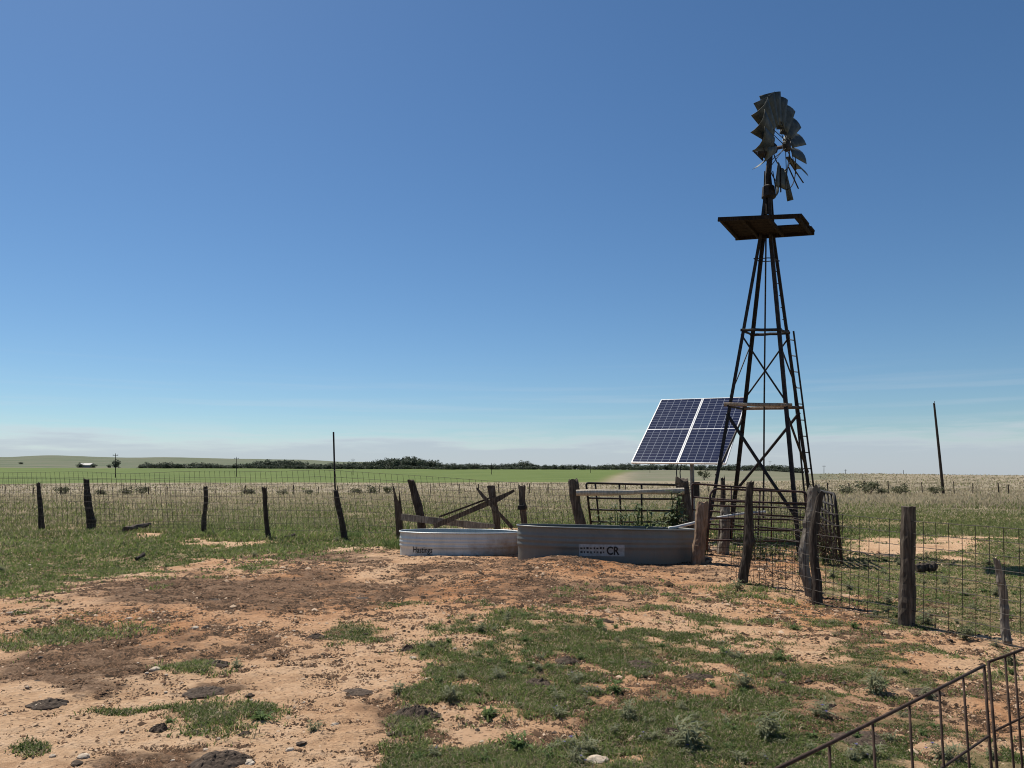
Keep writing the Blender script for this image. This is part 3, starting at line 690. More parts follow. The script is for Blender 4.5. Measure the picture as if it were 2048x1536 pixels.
# ------------------------------------------------------------------ stock tanks
def se(phi, a, b, n=2.35):
    c, s = math.cos(phi), math.sin(phi)
    return a * math.copysign(abs(c) ** (2 / n), c), b * math.copysign(abs(s) ** (2 / n), s)
def make_tank(px, d, a, b, ztop, hgt, tilt_x, tilt_y, name, label, mat):
    c = P(px, 1000, d); zb = ztop - hgt
    t = thing(name, label, 'stock tank', (c.x, c.y, zb))
    NS = 140
    def pt(phi, z, off):
        x, y = se(phi, a + off, b + off); zz_ = z
        return Vector((c.x + x, c.y + y, zb + zz_ + tilt_x * x / a * z / hgt + tilt_y * y / b * z / hgt))
    def prof(z):
        k = z / hgt; o = 0
        for zc, wd_, am in ((.80, .045, .010), (.69, .05, .014), (.57, .05, .014)): o += am * math.exp(-((k - zc) / wd_) ** 2)
        return o - .012 * (1 - k)
    zs = [hgt * k / 60 for k in range(60)] + [hgt]
    def wall(off, zlist):
        vs_ = [pt(2 * math.pi * i / NS, z, prof(z) + off) for z in zlist for i in range(NS)]
        fs = [(j * NS + i, j * NS + (i + 1) % NS, (j + 1) * NS + (i + 1) % NS, (j + 1) * NS + i) for j in range(len(zlist) - 1) for i in range(NS)]
        return vs_, fs
    m = MB(); vo_, fo = wall(0, zs); m.add(vo_, fo); vi, fi = wall(-.006, zs); m.add(vi, [tuple(reversed(f)) for f in fi])
    m.build('wall', mat, t, smooth=True)
    rim = MB(); rim.tube([pt(2 * math.pi * i / NS, hgt, .006) for i in range(NS + 1)], .017, 8, cap=False); rim.build('rim', mat, t, smooth=True)
    wv = [pt(2 * math.pi * i / NS, hgt * .72, -.02) for i in range(NS)]
    zw = sum(v.z for v in wv) / NS; wv = [(v.x, v.y, zw) for v in wv]
    wa = MB().add(wv, [tuple(range(NS))]).build('water', M_water, None, (c.x, c.y, zw)); tag(wa, None, None, None, 'structure')
    def surf(sx, z, off=.003):
        """point on the near wall at signed arc length sx from the middle"""
        lo_p, hi_p = math.pi, 2 * math.pi
        x = max(-a * .995, min(a * .995, sx))
        ph = -math.acos(math.copysign(abs(x / a) ** (2.35 / 2), x))
        return pt(ph, z, prof(z) + off)
    return t, surf
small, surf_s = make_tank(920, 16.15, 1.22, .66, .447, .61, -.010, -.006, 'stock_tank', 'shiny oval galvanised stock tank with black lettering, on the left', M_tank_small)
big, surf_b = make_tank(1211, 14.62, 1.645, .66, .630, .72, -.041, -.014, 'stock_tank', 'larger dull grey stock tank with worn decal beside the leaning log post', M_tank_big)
FONT_OK = True
def text_mesh(txt, size, xs=1., shear=0., bold=0.):
    cu = bpy.data.curves.new('text', 'FONT'); cu.body = txt; cu.size = size; cu.shear = shear; cu.offset = bold; cu.resolution_u = 3; cu.align_x = 'LEFT'
    ob = bpy.data.objects.new('text', cu); C.objects.link(ob)
    bpy.context.view_layer.update(); dg = bpy.context.evaluated_depsgraph_get()
    me = bpy.data.meshes.new_from_object(ob.evaluated_get(dg)); bpy.data.objects.remove(ob)
    vs_ = [(v.co.x * xs, v.co.y) for v in me.vertices]; fs = [tuple(p.vertices) for p in me.polygons]; bpy.data.meshes.remove(me)
    return vs_, fs
def letter(txt, x0, z0, size, xs, shear, bold, surf, parent, off=.004):
    vs_, fs = text_mesh(txt, size, xs, shear, bold)
    bm = bmesh.new(); bv = [bm.verts.new((x, y, 0)) for x, y in vs_]
    for f in fs:
        try: bm.faces.new([bv[i] for i in f])
        except ValueError: pass
    bmesh.ops.triangulate(bm, faces=bm.faces[:])
    for _ in range(5):
        le = [e for e in bm.edges if e.calc_length() > .022]
        if not le: break
        bmesh.ops.subdivide_edges(bm, edges=le, cuts=1); bmesh.ops.triangulate(bm, faces=bm.faces[:])
    bm.verts.index_update(); vs_ = [(v.co.x, v.co.y) for v in bm.verts]; fs = [tuple(v.index for v in f.verts) for f in bm.faces]; bm.free()
    MB().add([surf(x0 + x, z0 + y, off) for x, y in vs_], fs).build('lettering', M_letter, parent)
def strip(x0, x1, z0, z1, surf, off):
    n = max(2, int(abs(x1 - x0) / .02)); nz_ = max(1, int(abs(z1 - z0) / .012)); w_ = nz_ + 1; vs_ = []
    for i in range(n + 1):
        x = x0 + (x1 - x0) * i / n; vs_ += [surf(x, z0 + (z1 - z0) * j / nz_, off) for j in range(nz_ + 1)]
    return vs_, [(w_ * i + j, w_ * (i + 1) + j, w_ * (i + 1) + j + 1, w_ * i + j + 1) for i in range(n) for j in range(nz_)]
letter('Hastings', -.90, .232, .165, .72, .16, .0012, surf_s, small, .012)
MB().add(*strip(-.83, -.48, .205, .211, surf_s, .010)).build('underline', M_letter, small)
MB().add(*strip(-.86, -.50, .186, .190, surf_s, .010)).build('underline', M_letter, small)
# worn stencil decal on the big tank: only the last letters can still be read
dec = MB().add(*strip(-.56, .245, .255, .455, surf_b, .006)).build('decal', M_decal, big); dec['_w'] = big['_w']
letter('CR', -.075, .285, .195, .86, 0, .006, surf_b, big, .010)
for k, xx in enumerate((-.535, -.475, -.425, -.36, -.30, -.25, -.19, -.135)):
    x1_ = xx + rnd.uniform(.022, .040)
    for z0, z1 in ((.305 + rnd.uniform(-.008, .008), .335), (.375, .375 + rnd.uniform(.018, .04))): MB().add(*strip(xx, x1_, z0, z1, surf_b, .009)).build('lettering', M_letter, big)
# earth pile before the big tank
def lump(name, c, sx, sy, sz, m, seed, label, cat, group=None, rough=.5, freq=3., flat=True, sub=3, rz=0.):
    bm = bmesh.new(); bmesh.ops.create_icosphere(bm, subdivisions=sub, radius=1.0)
    for v in bm.verts:
        n = v.co.normalized()
        k = 1 + rough * (float(fbm(np.array([n.x * freq + seed * 7.3 + n.z * 1.7]), np.array([n.y * freq + n.z * freq * .8 + seed * 3.1]), 1., 4, seed)[0]) - .5) * 2
        z = n.z * k
        if flat and z < 0: z *= .35
        v.co = (n.x * k * sx, n.y * k * sy, z * sz)
    me = bpy.data.meshes.new(name); bm.to_mesh(me); bm.free(); me.materials.append(m)
    if sub >= 4: me.shade_smooth()
    o = bpy.data.objects.new(name, me); C.objects.link(o); o.location = c; o.rotation_euler.z = rz
    return tag(o, label, cat, group)
def mound(name, c, sx, sy, h, m, seed, label, cat, group=None, fine=.6, rz=0.):
    nr_, na = 26, 64; vs_ = [(0, 0, 0)]; fs = []
    ang = np.linspace(0, 2 * np.pi, na, endpoint=False)
    edge = .62 + .75 * fbm(np.cos(ang) * 1.7 + seed * 5.1, np.sin(ang) * 1.7 + seed * 2.3, 1., 4, seed, .6)
    P_ = [(0., 0., 0.)]
    for i in range(1, nr_ + 1):
        t = i / nr_
        for k in range(na): P_.append((math.cos(ang[k]) * sx * t * edge[k], math.sin(ang[k]) * sy * t * edge[k], t))
    A = np.array(P_); cs = min(sx, sy)
    n1 = fbm(A[:, 0] + seed * 3.7, A[:, 1] + seed, cs * .9, 4, seed, .6); n2 = fbm(A[:, 0] - seed, A[:, 1] + seed * 2.1, max(cs * .22, .02), 3, seed + 5, .6)
    prof = np.clip(1 - A[:, 2] ** 2.2, 0, 1) ** .8
    z = h * prof * (.35 + 1.1 * n1 + fine * (n2 - .45) * 2) ; z = np.where(A[:, 2] > .97, -.015, z)
    jx = (n2 - .5) * cs * .16
    vs_ = [(float(a[0] + j * (a[2] < .95)), float(a[1] + j * .6 * (a[2] < .95)), float(q)) for a, q, j in zip(A, z, jx)]
    fs = [(0, 1 + k, 1 + (k + 1) % na) for k in range(na)] + [(1 + (i - 1) * na + k, 1 + i * na + k, 1 + i * na + (k + 1) % na, 1 + (i - 1) * na + (k + 1) % na) for i in range(1, nr_) for k in range(na)]
    me = bpy.data.meshes.new(name); me.from_pydata(vs_, [], fs); me.update(); me.materials.append(m)
    o = bpy.data.objects.new(name, me); C.objects.link(o); o.location = c; o.rotation_euler.z = rz
    return tag(o, label, cat, group)
pg = G(1084, 1109); mound('dirt_pile', (pg.x, pg.y, pg.z - .02), .36, .26, .30, M_dirtpile, 3, 'small heap of brown earth clods against the larger stock tank', 'dirt pile', None, .45)
pg = G(1170, 1107); mound('dirt_pile', (pg.x, pg.y, pg.z - .02), .5, .18, .09, M_dirtpile, 5, 'low ridge of loose earth under the worn decal of the tank', 'dirt pile', None, .7)

# ------------------------------------------------------------------ wooden posts
def make_post(name, label, pts, rad0, rad1, mat, group='wooden posts of the old wire fence', ragged=.04, seed=1, cat='fence post', knots=0, wob=.012):
    q_ = random.Random(seed); base = Vector(pts[0]); gz = H(base.x, base.y)
    P3 = [Vector(p) for p in pts]; P3[0] = P3[0] + (P3[0] - P3[1]).normalized() * .12
    n = 22; path = []; seglen = [(P3[i + 1] - P3[i]).length for i in range(len(P3) - 1)]; tot = sum(seglen)
    for k in range(n + 1):
        d = tot * k / n; i = 0
        while i < len(seglen) - 1 and d > seglen[i]: d -= seglen[i]; i += 1
        path.append(P3[i].lerp(P3[i + 1], min(1, d / seglen[i])))
    for _ in range(3):
        path = [path[0]] + [(path[i - 1] + path[i] * 2 + path[i + 1]) / 4 for i in range(1, n)] + [path[-1]]
    m = MB(); ns = 12; vs_ = []; ph = [q_.uniform(0, 6.28) for _ in range(6)]
    groove = [1 + q_.uniform(-.12, .08) for _ in range(ns)]; topz = [q_.uniform(-1, 1) * ragged for _ in range(ns)]
    for i, p in enumerate(path):
        t = i / n; r = rad0 + (rad1 - rad0) * t
        r *= 1 + .07 * math.sin(5 * t + ph[0]) + .05 * math.sin(13 * t + ph[1])
        o = Vector((math.sin(7 * t + ph[2]), math.cos(6 * t + ph[3]), 0)) * wob * min(1, t * 4)
        for k in range(ns):
            an = 2 * math.pi * k / ns; rr = r * groove[k] * (1 + q_.uniform(-.05, .05))
            for kn in range(knots):
                kt, ka = (kn + .6) / (knots + .3), ph[kn % 6]
                rr *= 1 + .45 * math.exp(-((t - kt) / .035) ** 2 - ((math.cos(an - ka) - 1) * 2.2) ** 2)
            z = p.z + (topz[k] if i == n else 0)
            vs_.append((p.x + o.x + rr * math.cos(an), p.y + o.y + rr * math.sin(an), z))
    fs = [(i * ns + k, i * ns + (k + 1) % ns, (i + 1) * ns + (k + 1) % ns, (i + 1) * ns + k) for i in range(n) for k in range(ns)]
    vs_.append((path[-1].x, path[-1].y, path[-1].z - ragged * .3)); c_ = len(vs_) - 1
    fs += [(n * ns + k, n * ns + (k + 1) % ns, c_) for k in range(ns)]
    m.add(vs_, fs); o = m.build(name, mat, None, (base.x, base.y, gz)); 
    return tag(o, label, cat, group)
def post_px(label, basepx, others, w0, w1, mat, seed, d=None, **kw):
    """basepx and others are places in the photograph, widths in photo pixels"""
    if d is None: b = G(*basepx); d = b.y
    else: b = P(basepx[0], basepx[1], d); b.z = H(b.x, b.y)
    pts = [b] + [P(x, y, d + (kw.get('lean', 0) * k)) for k, (x, y) in enumerate(others)]
    kw.pop('lean', None)
    s = d / F / 2
    return make_post('fence_post', label, pts, w0 * s, w1 * s, mat, seed=seed, **kw)
pA = post_px('thin pale topped fence post, leftmost in the wire fence', (84, 1061), [(81, 1030), (78, 990), (77, 966)], 11, 8, W_dark, 1)
pB = post_px('thick crooked fence post with knobbed top near the left end', (182, 1062), [(181, 1030), (176, 1000), (172, 958)], 17, 11, W_dark, 2, knots=2)
pC = post_px('upright dark fence post behind a pale patch, straight and slender', (408, 1070), [(408, 1040), (411, 1005), (411, 974)], 10, 8, W_dark, 3)
pD = post_px('bent dark fence post standing midway between straight post and pipe topped post', (537, 1077), [(534, 1045), (529, 1010), (528, 976)], 10, 9, W_dark, 4)
pE = post_px('leaning fence post with a tall black pipe rising from its top', (690, 1079), [(683, 1045), (676, 1005), (672, 980)], 15, 10, W_dark, 5)
pp = MB().tube([P(675, 1000, pE['_w'][1] - .08), P(670, 975, pE['_w'][1] - .06), P(667, 864, pE['_w'][1])], .022, 8).build('metal_pole', M_tower, None, pE['_w']); tag(pp, 'tall thin black metal pole tied to a leaning fence post', 'pole')
# splintered double plank
dF = 18.6; m = MB(); f0 = P(797, 1072, dF); f0.z = H(f0.x, f0.y)
m.add(*(lambda vs_: (vs_, [(0, 1, 2, 3, 4, 5), (11, 10, 9, 8, 7, 6)] + [(k, (k + 1) % 6, 6 + (k + 1) % 6, 6 + k) for k in range(6)]))([P(x, y, dF + dz) for dz in (0, .05) for x, y in ((793, 1078), (806, 1078), (801, 1010), (795, 998), (785, 965), (789, 1012))]))
m.add(*(lambda vs_: (vs_, [(0, 1, 2, 3, 4), (9, 8, 7, 6, 5)] + [(k, (k + 1) % 5, 5 + (k + 1) % 5, 5 + k) for k in range(5)]))([P(x, y, dF + dz) for dz in (.06, .11) for x, y in ((799, 1078), (807, 1078), (804, 1020), (798.5, 976), (797, 1020))]))
o = m.build('fence_post', W_post, None, f0); tag(o, 'splintered grey plank post with needle sharp tips beside the small tank', 'fence post', 'wooden posts of the old wire fence')
post_px('broad dark flat topped fence post leaning left behind the small tank', (848, 1075), [(843, 1040), (832, 1000), (822, 960)], 17, 15, W_dark, 6, 18.4, ragged=.02)
post_px('square topped grey fence post crossed by broken planks', (997, 1072), [(993, 1040), (987, 1005), (983, 971)], 16, 15, W_post, 7, 18.0, ragged=.01)
pI = post_px('rough short fence post with a bracket between the two tanks', (1050, 1072), [(1049, 1040), (1044, 1005), (1042, 972)], 12, 14, W_post, 8, 17.2, knots=2)
MB().box(P(1043, 1015, 17.05), .16, .10, .09).build('bracket', M_tower, None, pI['_w']).parent = pI
for ch in pI.children: ch.location = (0, 0, 0)
pJ = post_px('thick leaning fence post at the left end of the pale rail', (1168, 1075), [(1161, 1040), (1150, 1000), (1145, 960)], 24, 18, W_post, 9, 16.6, ragged=.05)
pK = post_px('thick shaggy fence post under the solar panel with wire round its top', (1376, 1075), [(1374, 1040), (1368, 1000), (1365, 958)], 26, 23, W_post, 10, 16.4, ragged=.05, knots=1)
wr = MB()
for k in range(4):
    c_ = P(1367 + k * .8, 966 + k * 7, 16.4); wr.tube([c_ + Vector((math.cos(t) * .15, math.sin(t) * .15, .02 * math.sin(t * 2 + k))) for t in np.linspace(0, 6.2832, 17)], .005, 4, cap=False)
wo = wr.build('wire_wrap', M_wire, None, pK['_w']); wo.parent = pK; wo.location = (0, 0, 0)
post_px('smooth brown log post leaning right beside the larger tank', (1396, 1128), [(1396, 1105), (1402, 1050), (1406, 1004)], 30, 22, W_brown, 12, ragged=.015, wob=.004)
post_px('pale short fence post standing under the windmill by the white pipe', (1447, 1092), [(1449, 1060), (1452, 1012)], 24, 21, W_grey, 13, 16.3, ragged=.02)
post_px('dark broken post stub behind the left windmill leg', (1441, 1080), [(1444, 1010), (1447, 985), (1447, 957)], 13, 9, W_dark, 14, 17.0, ragged=.09)
post_px('crooked dark brown post with chopped top inside the mesh corner', (1486, 1168), [(1489, 1130), (1494, 1070), (1499, 1020), (1504, 964)], 19, 15, W_dark, 15, ragged=.03, knots=1, wob=.02)
post_px('big twisted pale trunk post with flared top at the mesh corner', (1617, 1150), [(1610, 1110), (1612, 1070), (1620, 1020), (1627, 972)], 18, 22, W_grey, 16, 10.6, ragged=.06, knots=2, wob=.03)
post_px('straight dark post propping the twisted pale trunk post', (1634, 1208), [(1631, 1170), (1625, 1100), (1632, 1040), (1640, 985)], 22, 13, W_dark, 17, ragged=.03)
post_px('stout straight flat topped post, thickest in the near right fence', (1813, 1252), [(1815, 1190), (1816, 1100), (1817, 1013)], 32, 29, W_post, 18, ragged=.006, wob=.002)
post_px('thin gnarled grey post leaning left near the right edge', (2017, 1290), [(2012, 1240), (2003, 1175), (1994, 1120)], 20, 13, W_grey, 19, ragged=.04, knots=3, wob=.015)

# ------------------------------------------------------------------ planks and rails
def plank_px(label, a, b, wpx, d, mat, name='plank', th=.04, seed=1, tip=None):
    A, B = P(a[0], a[1], d), P(b[0], b[1], d if not isinstance(tip, float) else tip); q_ = random.Random(seed); t = (B - A).normalized(); s = Vector((0, 0, 1)); s = (s - t * s.dot(t)).normalized(); nrm = t.cross(s)
    m = MB(); n = 10; wd = wpx * d / F; vs_ = []
    for i in range(n + 1):
        k = i / n; wv = wd / 2 * (1 + q_.uniform(-.10, .10)) * (1 - .55 * max(0, (k - .82) / .18)); o = s * wd * .25 * max(0, (k - .82) / .18)
        for x, y in ((-1, -1), (1, -1), (1, 1), (-1, 1)): vs_.append(A.lerp(B, k) + o + s * x * wv + nrm * y * th / 2)
    fs = [(i * 4 + k, i * 4 + (k + 1) % 4, i * 4 + 4 + (k + 1) % 4, i * 4 + 4 + k) for i in range(n) for k in range(4)] + [(3, 2, 1, 0), (n * 4, n * 4 + 1, n * 4 + 2, n * 4 + 3)]
    m.add(vs_, fs); o = m.build(name, mat, None, A); return tag(o, label, 'plank')
plank_px('long grey rail plank sagging behind the small tank', (802, 1034), (990, 1055), 13, 17.95, W_grey, seed=3)
plank_px('broad broken plank slanting up to the right across a square post', (868, 1053), (1030, 983), 10, 17.75, W_post, seed=4)
plank_px('thin lath lying along the top of the slanting plank', (878, 1034), (988, 993), 3.5, 17.68, W_dark, seed=5, th=.02)
plank_px('narrow split board slanting down to the right past the square post', (1025, 1056), (952, 977), 7, 17.6, W_post, seed=6, th=.03)
rl = MB(); pts = [P(1152 + k * 21.6, 985.5 - k * .35 + (.8 if k in (3, 4, 5) else 0), 16.35 - .02 * k) for k in range(11)]
rl.tube(pts, [.062 + .010 * math.sin(k * .8) for k in range(11)], 10, jit=.05, rnd=rnd); o = rl.build('wooden_rail', W_pale, None, pts[0]); tag(o, 'bleached round log rail between two thick posts behind the larger tank', 'rail')
def fallen(label, a, b, r, mat, name='fallen_log', cat='log', lift=.03):
    A, B = G(*a), G(*b); A.z += lift; B.z += lift + .04; n = 8
    pts = [A.lerp(B, k / n) + Vector((rnd.uniform(-.012, .012), rnd.uniform(-.012, .012), rnd.uniform(-.01, .012))) for k in range(n + 1)]
    o = MB().tube(pts, [r * (1 + rnd.uniform(-.15, .15)) * (1 if k < n else .5) for k in range(n + 1)], 8, jit=.12, rnd=rnd).build(name, mat, None, A); return tag(o, label, cat)
fallen('broken grey branch propped in the grass by the left fence', (248, 1066), (300, 1058), .07, W_post, lift=.10)
fallen('short dark stick lying in the grass near the pipe topped post', (566, 1080), (592, 1076), .05, W_dark)
fallen('grey timber block lying in the green grass behind the stout post', (1832, 1146), (1874, 1146), .075, W_dark, 'timber', 'timber', .07)
fallen('charred looking stick lying on the green grass at left', (274, 1121), (289, 1115), .035, W_dark)

# ------------------------------------------------------------------ wire mesh fences
def mesh_fence(label, top, bot, step=.1524, r=.0028, rows=None, seed=1, tilt=0., wob=.01):
    """top/bot: list of (px, row, depth) along the run; bottom may be rows or None for the ground"""
    q_ = random.Random(seed); T = [P(*t) for t in top]
    B = [P(*b) if len(b) == 3 else None for b in bot]
    seg = [0.]
    for i in range(len(T) - 1): seg.append(seg[-1] + math.hypot(T[i + 1].x - T[i].x, T[i + 1].y - T[i].y))
    tot = seg[-1]; n = int(tot / step)
    def at(A, s):
        i = 0
        while i < len(seg) - 2 and s > seg[i + 1]: i += 1
        return A[i].lerp(A[i + 1], max(0, min(1, (s - seg[i]) / (seg[i + 1] - seg[i]))))
    base = at(T, 0); m = MB(); grid = []
    for k in range(n + 1):
        s = k * step; t = at(T, s); b = at(B, s); t = Vector(t); b = Vector(b)
        b.z = max(b.z, H(b.x, b.y) - .02)
        nrow = rows or max(3, round((t.z - b.z) / step))
        w1 = wob * math.sin(s * 1.3 + seed) + q_.uniform(-wob, wob) * .4
        t = t + Vector((tilt, 0, w1 * .8)); col_ = []
        for j in range(nrow + 1):
            p = t.lerp(b, j / nrow); bow = wob * 1.6 * math.sin(j / nrow * 3.1) * math.sin(s * .9 + seed * 2)
            col_.append(p + Vector((0, bow, 0)))
        grid.append(col_)
    for c_ in grid: m.tube([c_[0] + Vector((0, 0, .004))] + c_[1::2] + ([c_[-1]] if len(c_) % 2 else []), r, 4, cap=False)
    nr_ = min(len(c_) for c_ in grid)
    for j in range(nr_): m.tube([c_[j] for c_ in grid], r, 4, cap=False)
    g0_ = Vector((base.x, base.y, H(base.x, base.y)))
    o = m.build('wire_fence', M_wire, None, g0_); return tag(o, label, 'wire fence')
lt_top = [(-80, 947, 22.4), (0, 945, 21.9), (90, 944, 21.6), (170, 944, 21.3), (250, 948, 21.0), (350, 943, 20.6), (410, 942, 20.4), (530, 944, 19.9), (640, 939, 19.5), (680, 941, 19.3), (760, 947, 19.0), (850, 953, 18.7), (990, 962, 18.3), (1050, 966, 17.4), (1150, 968, 16.75)]
lt_bot = [(-72, 1052, 22.4), (8, 1052, 21.9), (96, 1052, 21.6), (180, 1052, 21.3), (258, 1054, 21.0), (360, 1056, 20.6), (420, 1056, 20.4), (540, 1060, 19.9), (655, 1062, 19.5), (695, 1063, 19.3), (775, 1066, 19.0), (865, 1068, 18.7), (1005, 1070, 18.3), (1062, 1072, 17.4), (1165, 1074, 16.75)]
mesh_fence('tall rusty square mesh wire fence strung along the left posts', lt_top, lt_bot, seed=2, rows=9, r=.0036)
mesh_fence('second roll of square wire mesh overlapping the fence at far left', [(-80, 957, 22.7), (60, 956, 22.1), (190, 958, 21.6), (330, 962, 21.1), (440, 966, 20.7)], [(-80, 1046, 22.7), (66, 1046, 22.1), (196, 1047, 21.6), (338, 1049, 21.1), (446, 1050, 20.7)], seed=5, rows=6, r=.0026, wob=.02)
rt_top = [(1467, 1008, 11.9), (1503, 1010, 11.45), (1600, 1019, 10.3), (1645, 1025, 9.75), (1730, 1033, 9.0), (1812, 1040, 8.42), (1930, 1050, 7.75), (2020, 1057, 7.28), (2160, 1072, 6.7)]
rt_bot = [(1462, 1165, 11.9), (1496, 1172, 11.45), (1596, 1194, 10.3), (1642, 1207, 9.75), (1726, 1226, 9.0), (1812, 1244, 8.42), (1930, 1270, 7.75), (2024, 1290, 7.28), (2170, 1325, 6.7)]
mesh_fence('near rusty square mesh wire fence running past the stout right post', rt_top, rt_bot, seed=7, rows=8, r=.0034, wob=.008)
mesh_fence('crumpled wire mesh layer inside the fence corner under the windmill', [(1470, 1025, 12.9), (1530, 1020, 12.6), (1590, 1022, 12.3), (1612, 1024, 11.6)], [(1466, 1150, 12.9), (1528, 1150, 12.6), (1588, 1156, 12.3), (1612, 1170, 11.6)], step=.085, seed=9, rows=11, r=.0032, wob=.03)
mesh_fence('rusty mesh panel tied to the corral panel below the windmill tower', [(1424, 990, 15.2), (1500, 990, 15.3), (1606, 995, 15.5)], [(1420, 1095, 15.2), (1500, 1095, 15.3), (1606, 1100, 15.5)], step=.115, seed=11, rows=6, r=.0032, wob=.015)
# far boundary fence
ff = thing('far_fence', 'low distant post and wire fence across the dry pasture', 'fence', (0, 92, H(0, 92)))
fp = []
for px in list(range(-30, 1460, 47)) + list(range(1655, 2090, 33)):
    d = 98 if px < 1460 else 77
    px2 = px + rnd.uniform(-14, 14); xx = (px2 - 1024) / 1558 * d; b = Vector((xx, d, H(xx, d))); h_ = rnd.uniform(1.0, 1.35)
    t = b + Vector((rnd.uniform(-.08, .08), 0, h_)); fp.append((px2, b, t))
    MB().tube([b - Vector((0, 0, .2)), t], rnd.uniform(.035, .07), 6).build('post', M_pole, ff)
for lv in (.35, .65, .92):
    m = MB(); L_ = [b.lerp(t, lv) for p, b, t in fp if p < 1475]; R_ = [b.lerp(t, lv) for p, b, t in fp if p > 1600]
    m.tube(L_, .007, 3, cap=False); m.tube(R_, .007, 3, cap=False); m.build('wire', M_wire, ff)

# ------------------------------------------------------------------ corral panels and gates
def rail(m, a, b, r=.022): m.tube([a, a.lerp(b, .5) - Vector((0, 0, .008)), b], r, 8)
def corral(label, TL, TR, BR, BL, rails, uprights, r=.022, round_=.16, mat=M_rust, cat='corral panel', name='corral_panel', lower=None):
    g = (BL + BR) / 2; t = thing(name, label, cat, (g.x, g.y, H(g.x, g.y)))
    def at(u, v): return TL.lerp(TR, u).lerp(BL.lerp(BR, u), v)
    Wd = (TR - TL).length; Ht = (BL - TL).length; ru, rv = round_ / Wd, round_ / Ht
    pts = [at(0, 1), at(0, rv)] + [at(ru - ru * math.cos(a), rv - rv * math.sin(a)) for a in np.linspace(.15, 1.42, 6)] + [at(ru, 0), at(.5, .004), at(1 - ru, 0)] + [at(1 - ru + ru * math.sin(a), rv - rv * math.cos(a)) for a in np.linspace(.15, 1.42, 6)] + [at(1, rv), at(1, 1)]
    MB().tube(pts, r, 8).build('frame', mat, t, smooth=True)
    for v in rails: m = MB(); rail(m, at(.004, v), at(.996, v + .01 * rnd.uniform(-1, 1)), r * .9); m.build('rail', mat, t, smooth=True)
    for u in uprights: MB().tube([at(u, 0.01), at(u, .995)], r * .85, 8).build('upright', mat, t, smooth=True)
    return t
corral('rusty maroon corral panel with rounded corners in front of the tower legs', P(1421, 977, 15.4), P(1616, 984, 15.9), P(1612, 1103, 15.7), P(1414, 1100, 15.2), (.20, .28, .48, .66, .84), (.5,), .021)
corral('corral panel standing edge on at the right of the twisted trunk', P(1636, 980, 16.2), P(1669, 988, 13.9), P(1684, 1128, 13.7), P(1640, 1088, 16.0), (.18, .32, .48, .64, .82), (.2, .4, .6, .8), .026, .14, M_tower)
corral('dark pipe gate between the thick posts behind the larger tank', P(1172, 966, 17.3), P(1358, 970, 17.1), P(1352, 1050, 17.1), P(1182, 1049, 17.3), (.36, .64, .93), (.10, .36, .60), .024, .05, M_tower, 'gate', 'pipe_gate')
corral('dark pipe corral panel joining the shaggy post to the windmill leg', P(1384, 967, 16.9), P(1612, 984, 16.5), P(1612, 1085, 16.5), P(1386, 1072, 16.9), (.26, .5, .75), (.35, .7), .02, .05, M_rust)
# near rod panels at the lower right
def rodpanel(label, pxs, T0, T1, drop, low, ups, r=.0041):
    g = T0.lerp(T1, .5); t = thing('rod_gate', label, 'gate', (g.x, g.y, H(g.x, g.y)))
    MB().tube([T0, T0.lerp(T1, .35) - Vector((0, 0, .004)), T0.lerp(T1, .7) - Vector((0, 0, .003)), T1], r * 1.25, 8).build('top_rail', M_rod, t, smooth=True)
    for dz in low: MB().tube([T0 - Vector((0, 0, dz)), T0.lerp(T1, .5) - Vector((0, 0, dz + .006)), T1 - Vector((0, 0, dz))], r, 8).build('rail', M_rod, t, smooth=True)
    for u in ups:
        p = T0.lerp(T1, u); e = Vector((p.x + rnd.uniform(-.006, .006), p.y + rnd.uniform(-.006, .006), H(p.x, p.y) - .02)); MB().tube([p, p.lerp(e, .5) + Vector((.003, 0, 0)), e], r * (1.25 if u in (0., 1.) else 1), 8).build('upright', M_rod, t, smooth=True)
    return t
RA, RB = P(1545, 1540, 1.92), P(1968, 1331, 2.80); dirv = (RB - RA)
ups1 = []
for x_ in (1560, 1658, 1745, 1818, 1878, 1926, 1968):
    lo_t, hi_t = 0., 1.
    for _ in range(40):
        mid_ = (lo_t + hi_t) / 2; p = RA.lerp(RB, mid_); X_, _y = proj(p.x, p.y, p.z)
        if X_ < x_: lo_t = mid_
        else: hi_t = mid_
    ups1.append(round((lo_t + hi_t) / 2, 4))
ups1[-1] = 1.
RA2 = RA - dirv * .25; s_ = 1.25; ups1 = [0., .08] + [(u + .25) / s_ for u in ups1[:-1]] + [1.]
rodpanel('rusty welded rod gate rising to the right in the near corner', None, RA2, RB, 0, (.235, .47, .70), ups1)
RC, RD = P(1977, 1324, 2.83), P(2130, 1262, 3.25)
rodpanel('second rusty rod panel hinged on the near gate at the right edge', None, RC, RD, 0, (.235, .47, .70), (0., .19, .30, .55, .8, 1.))

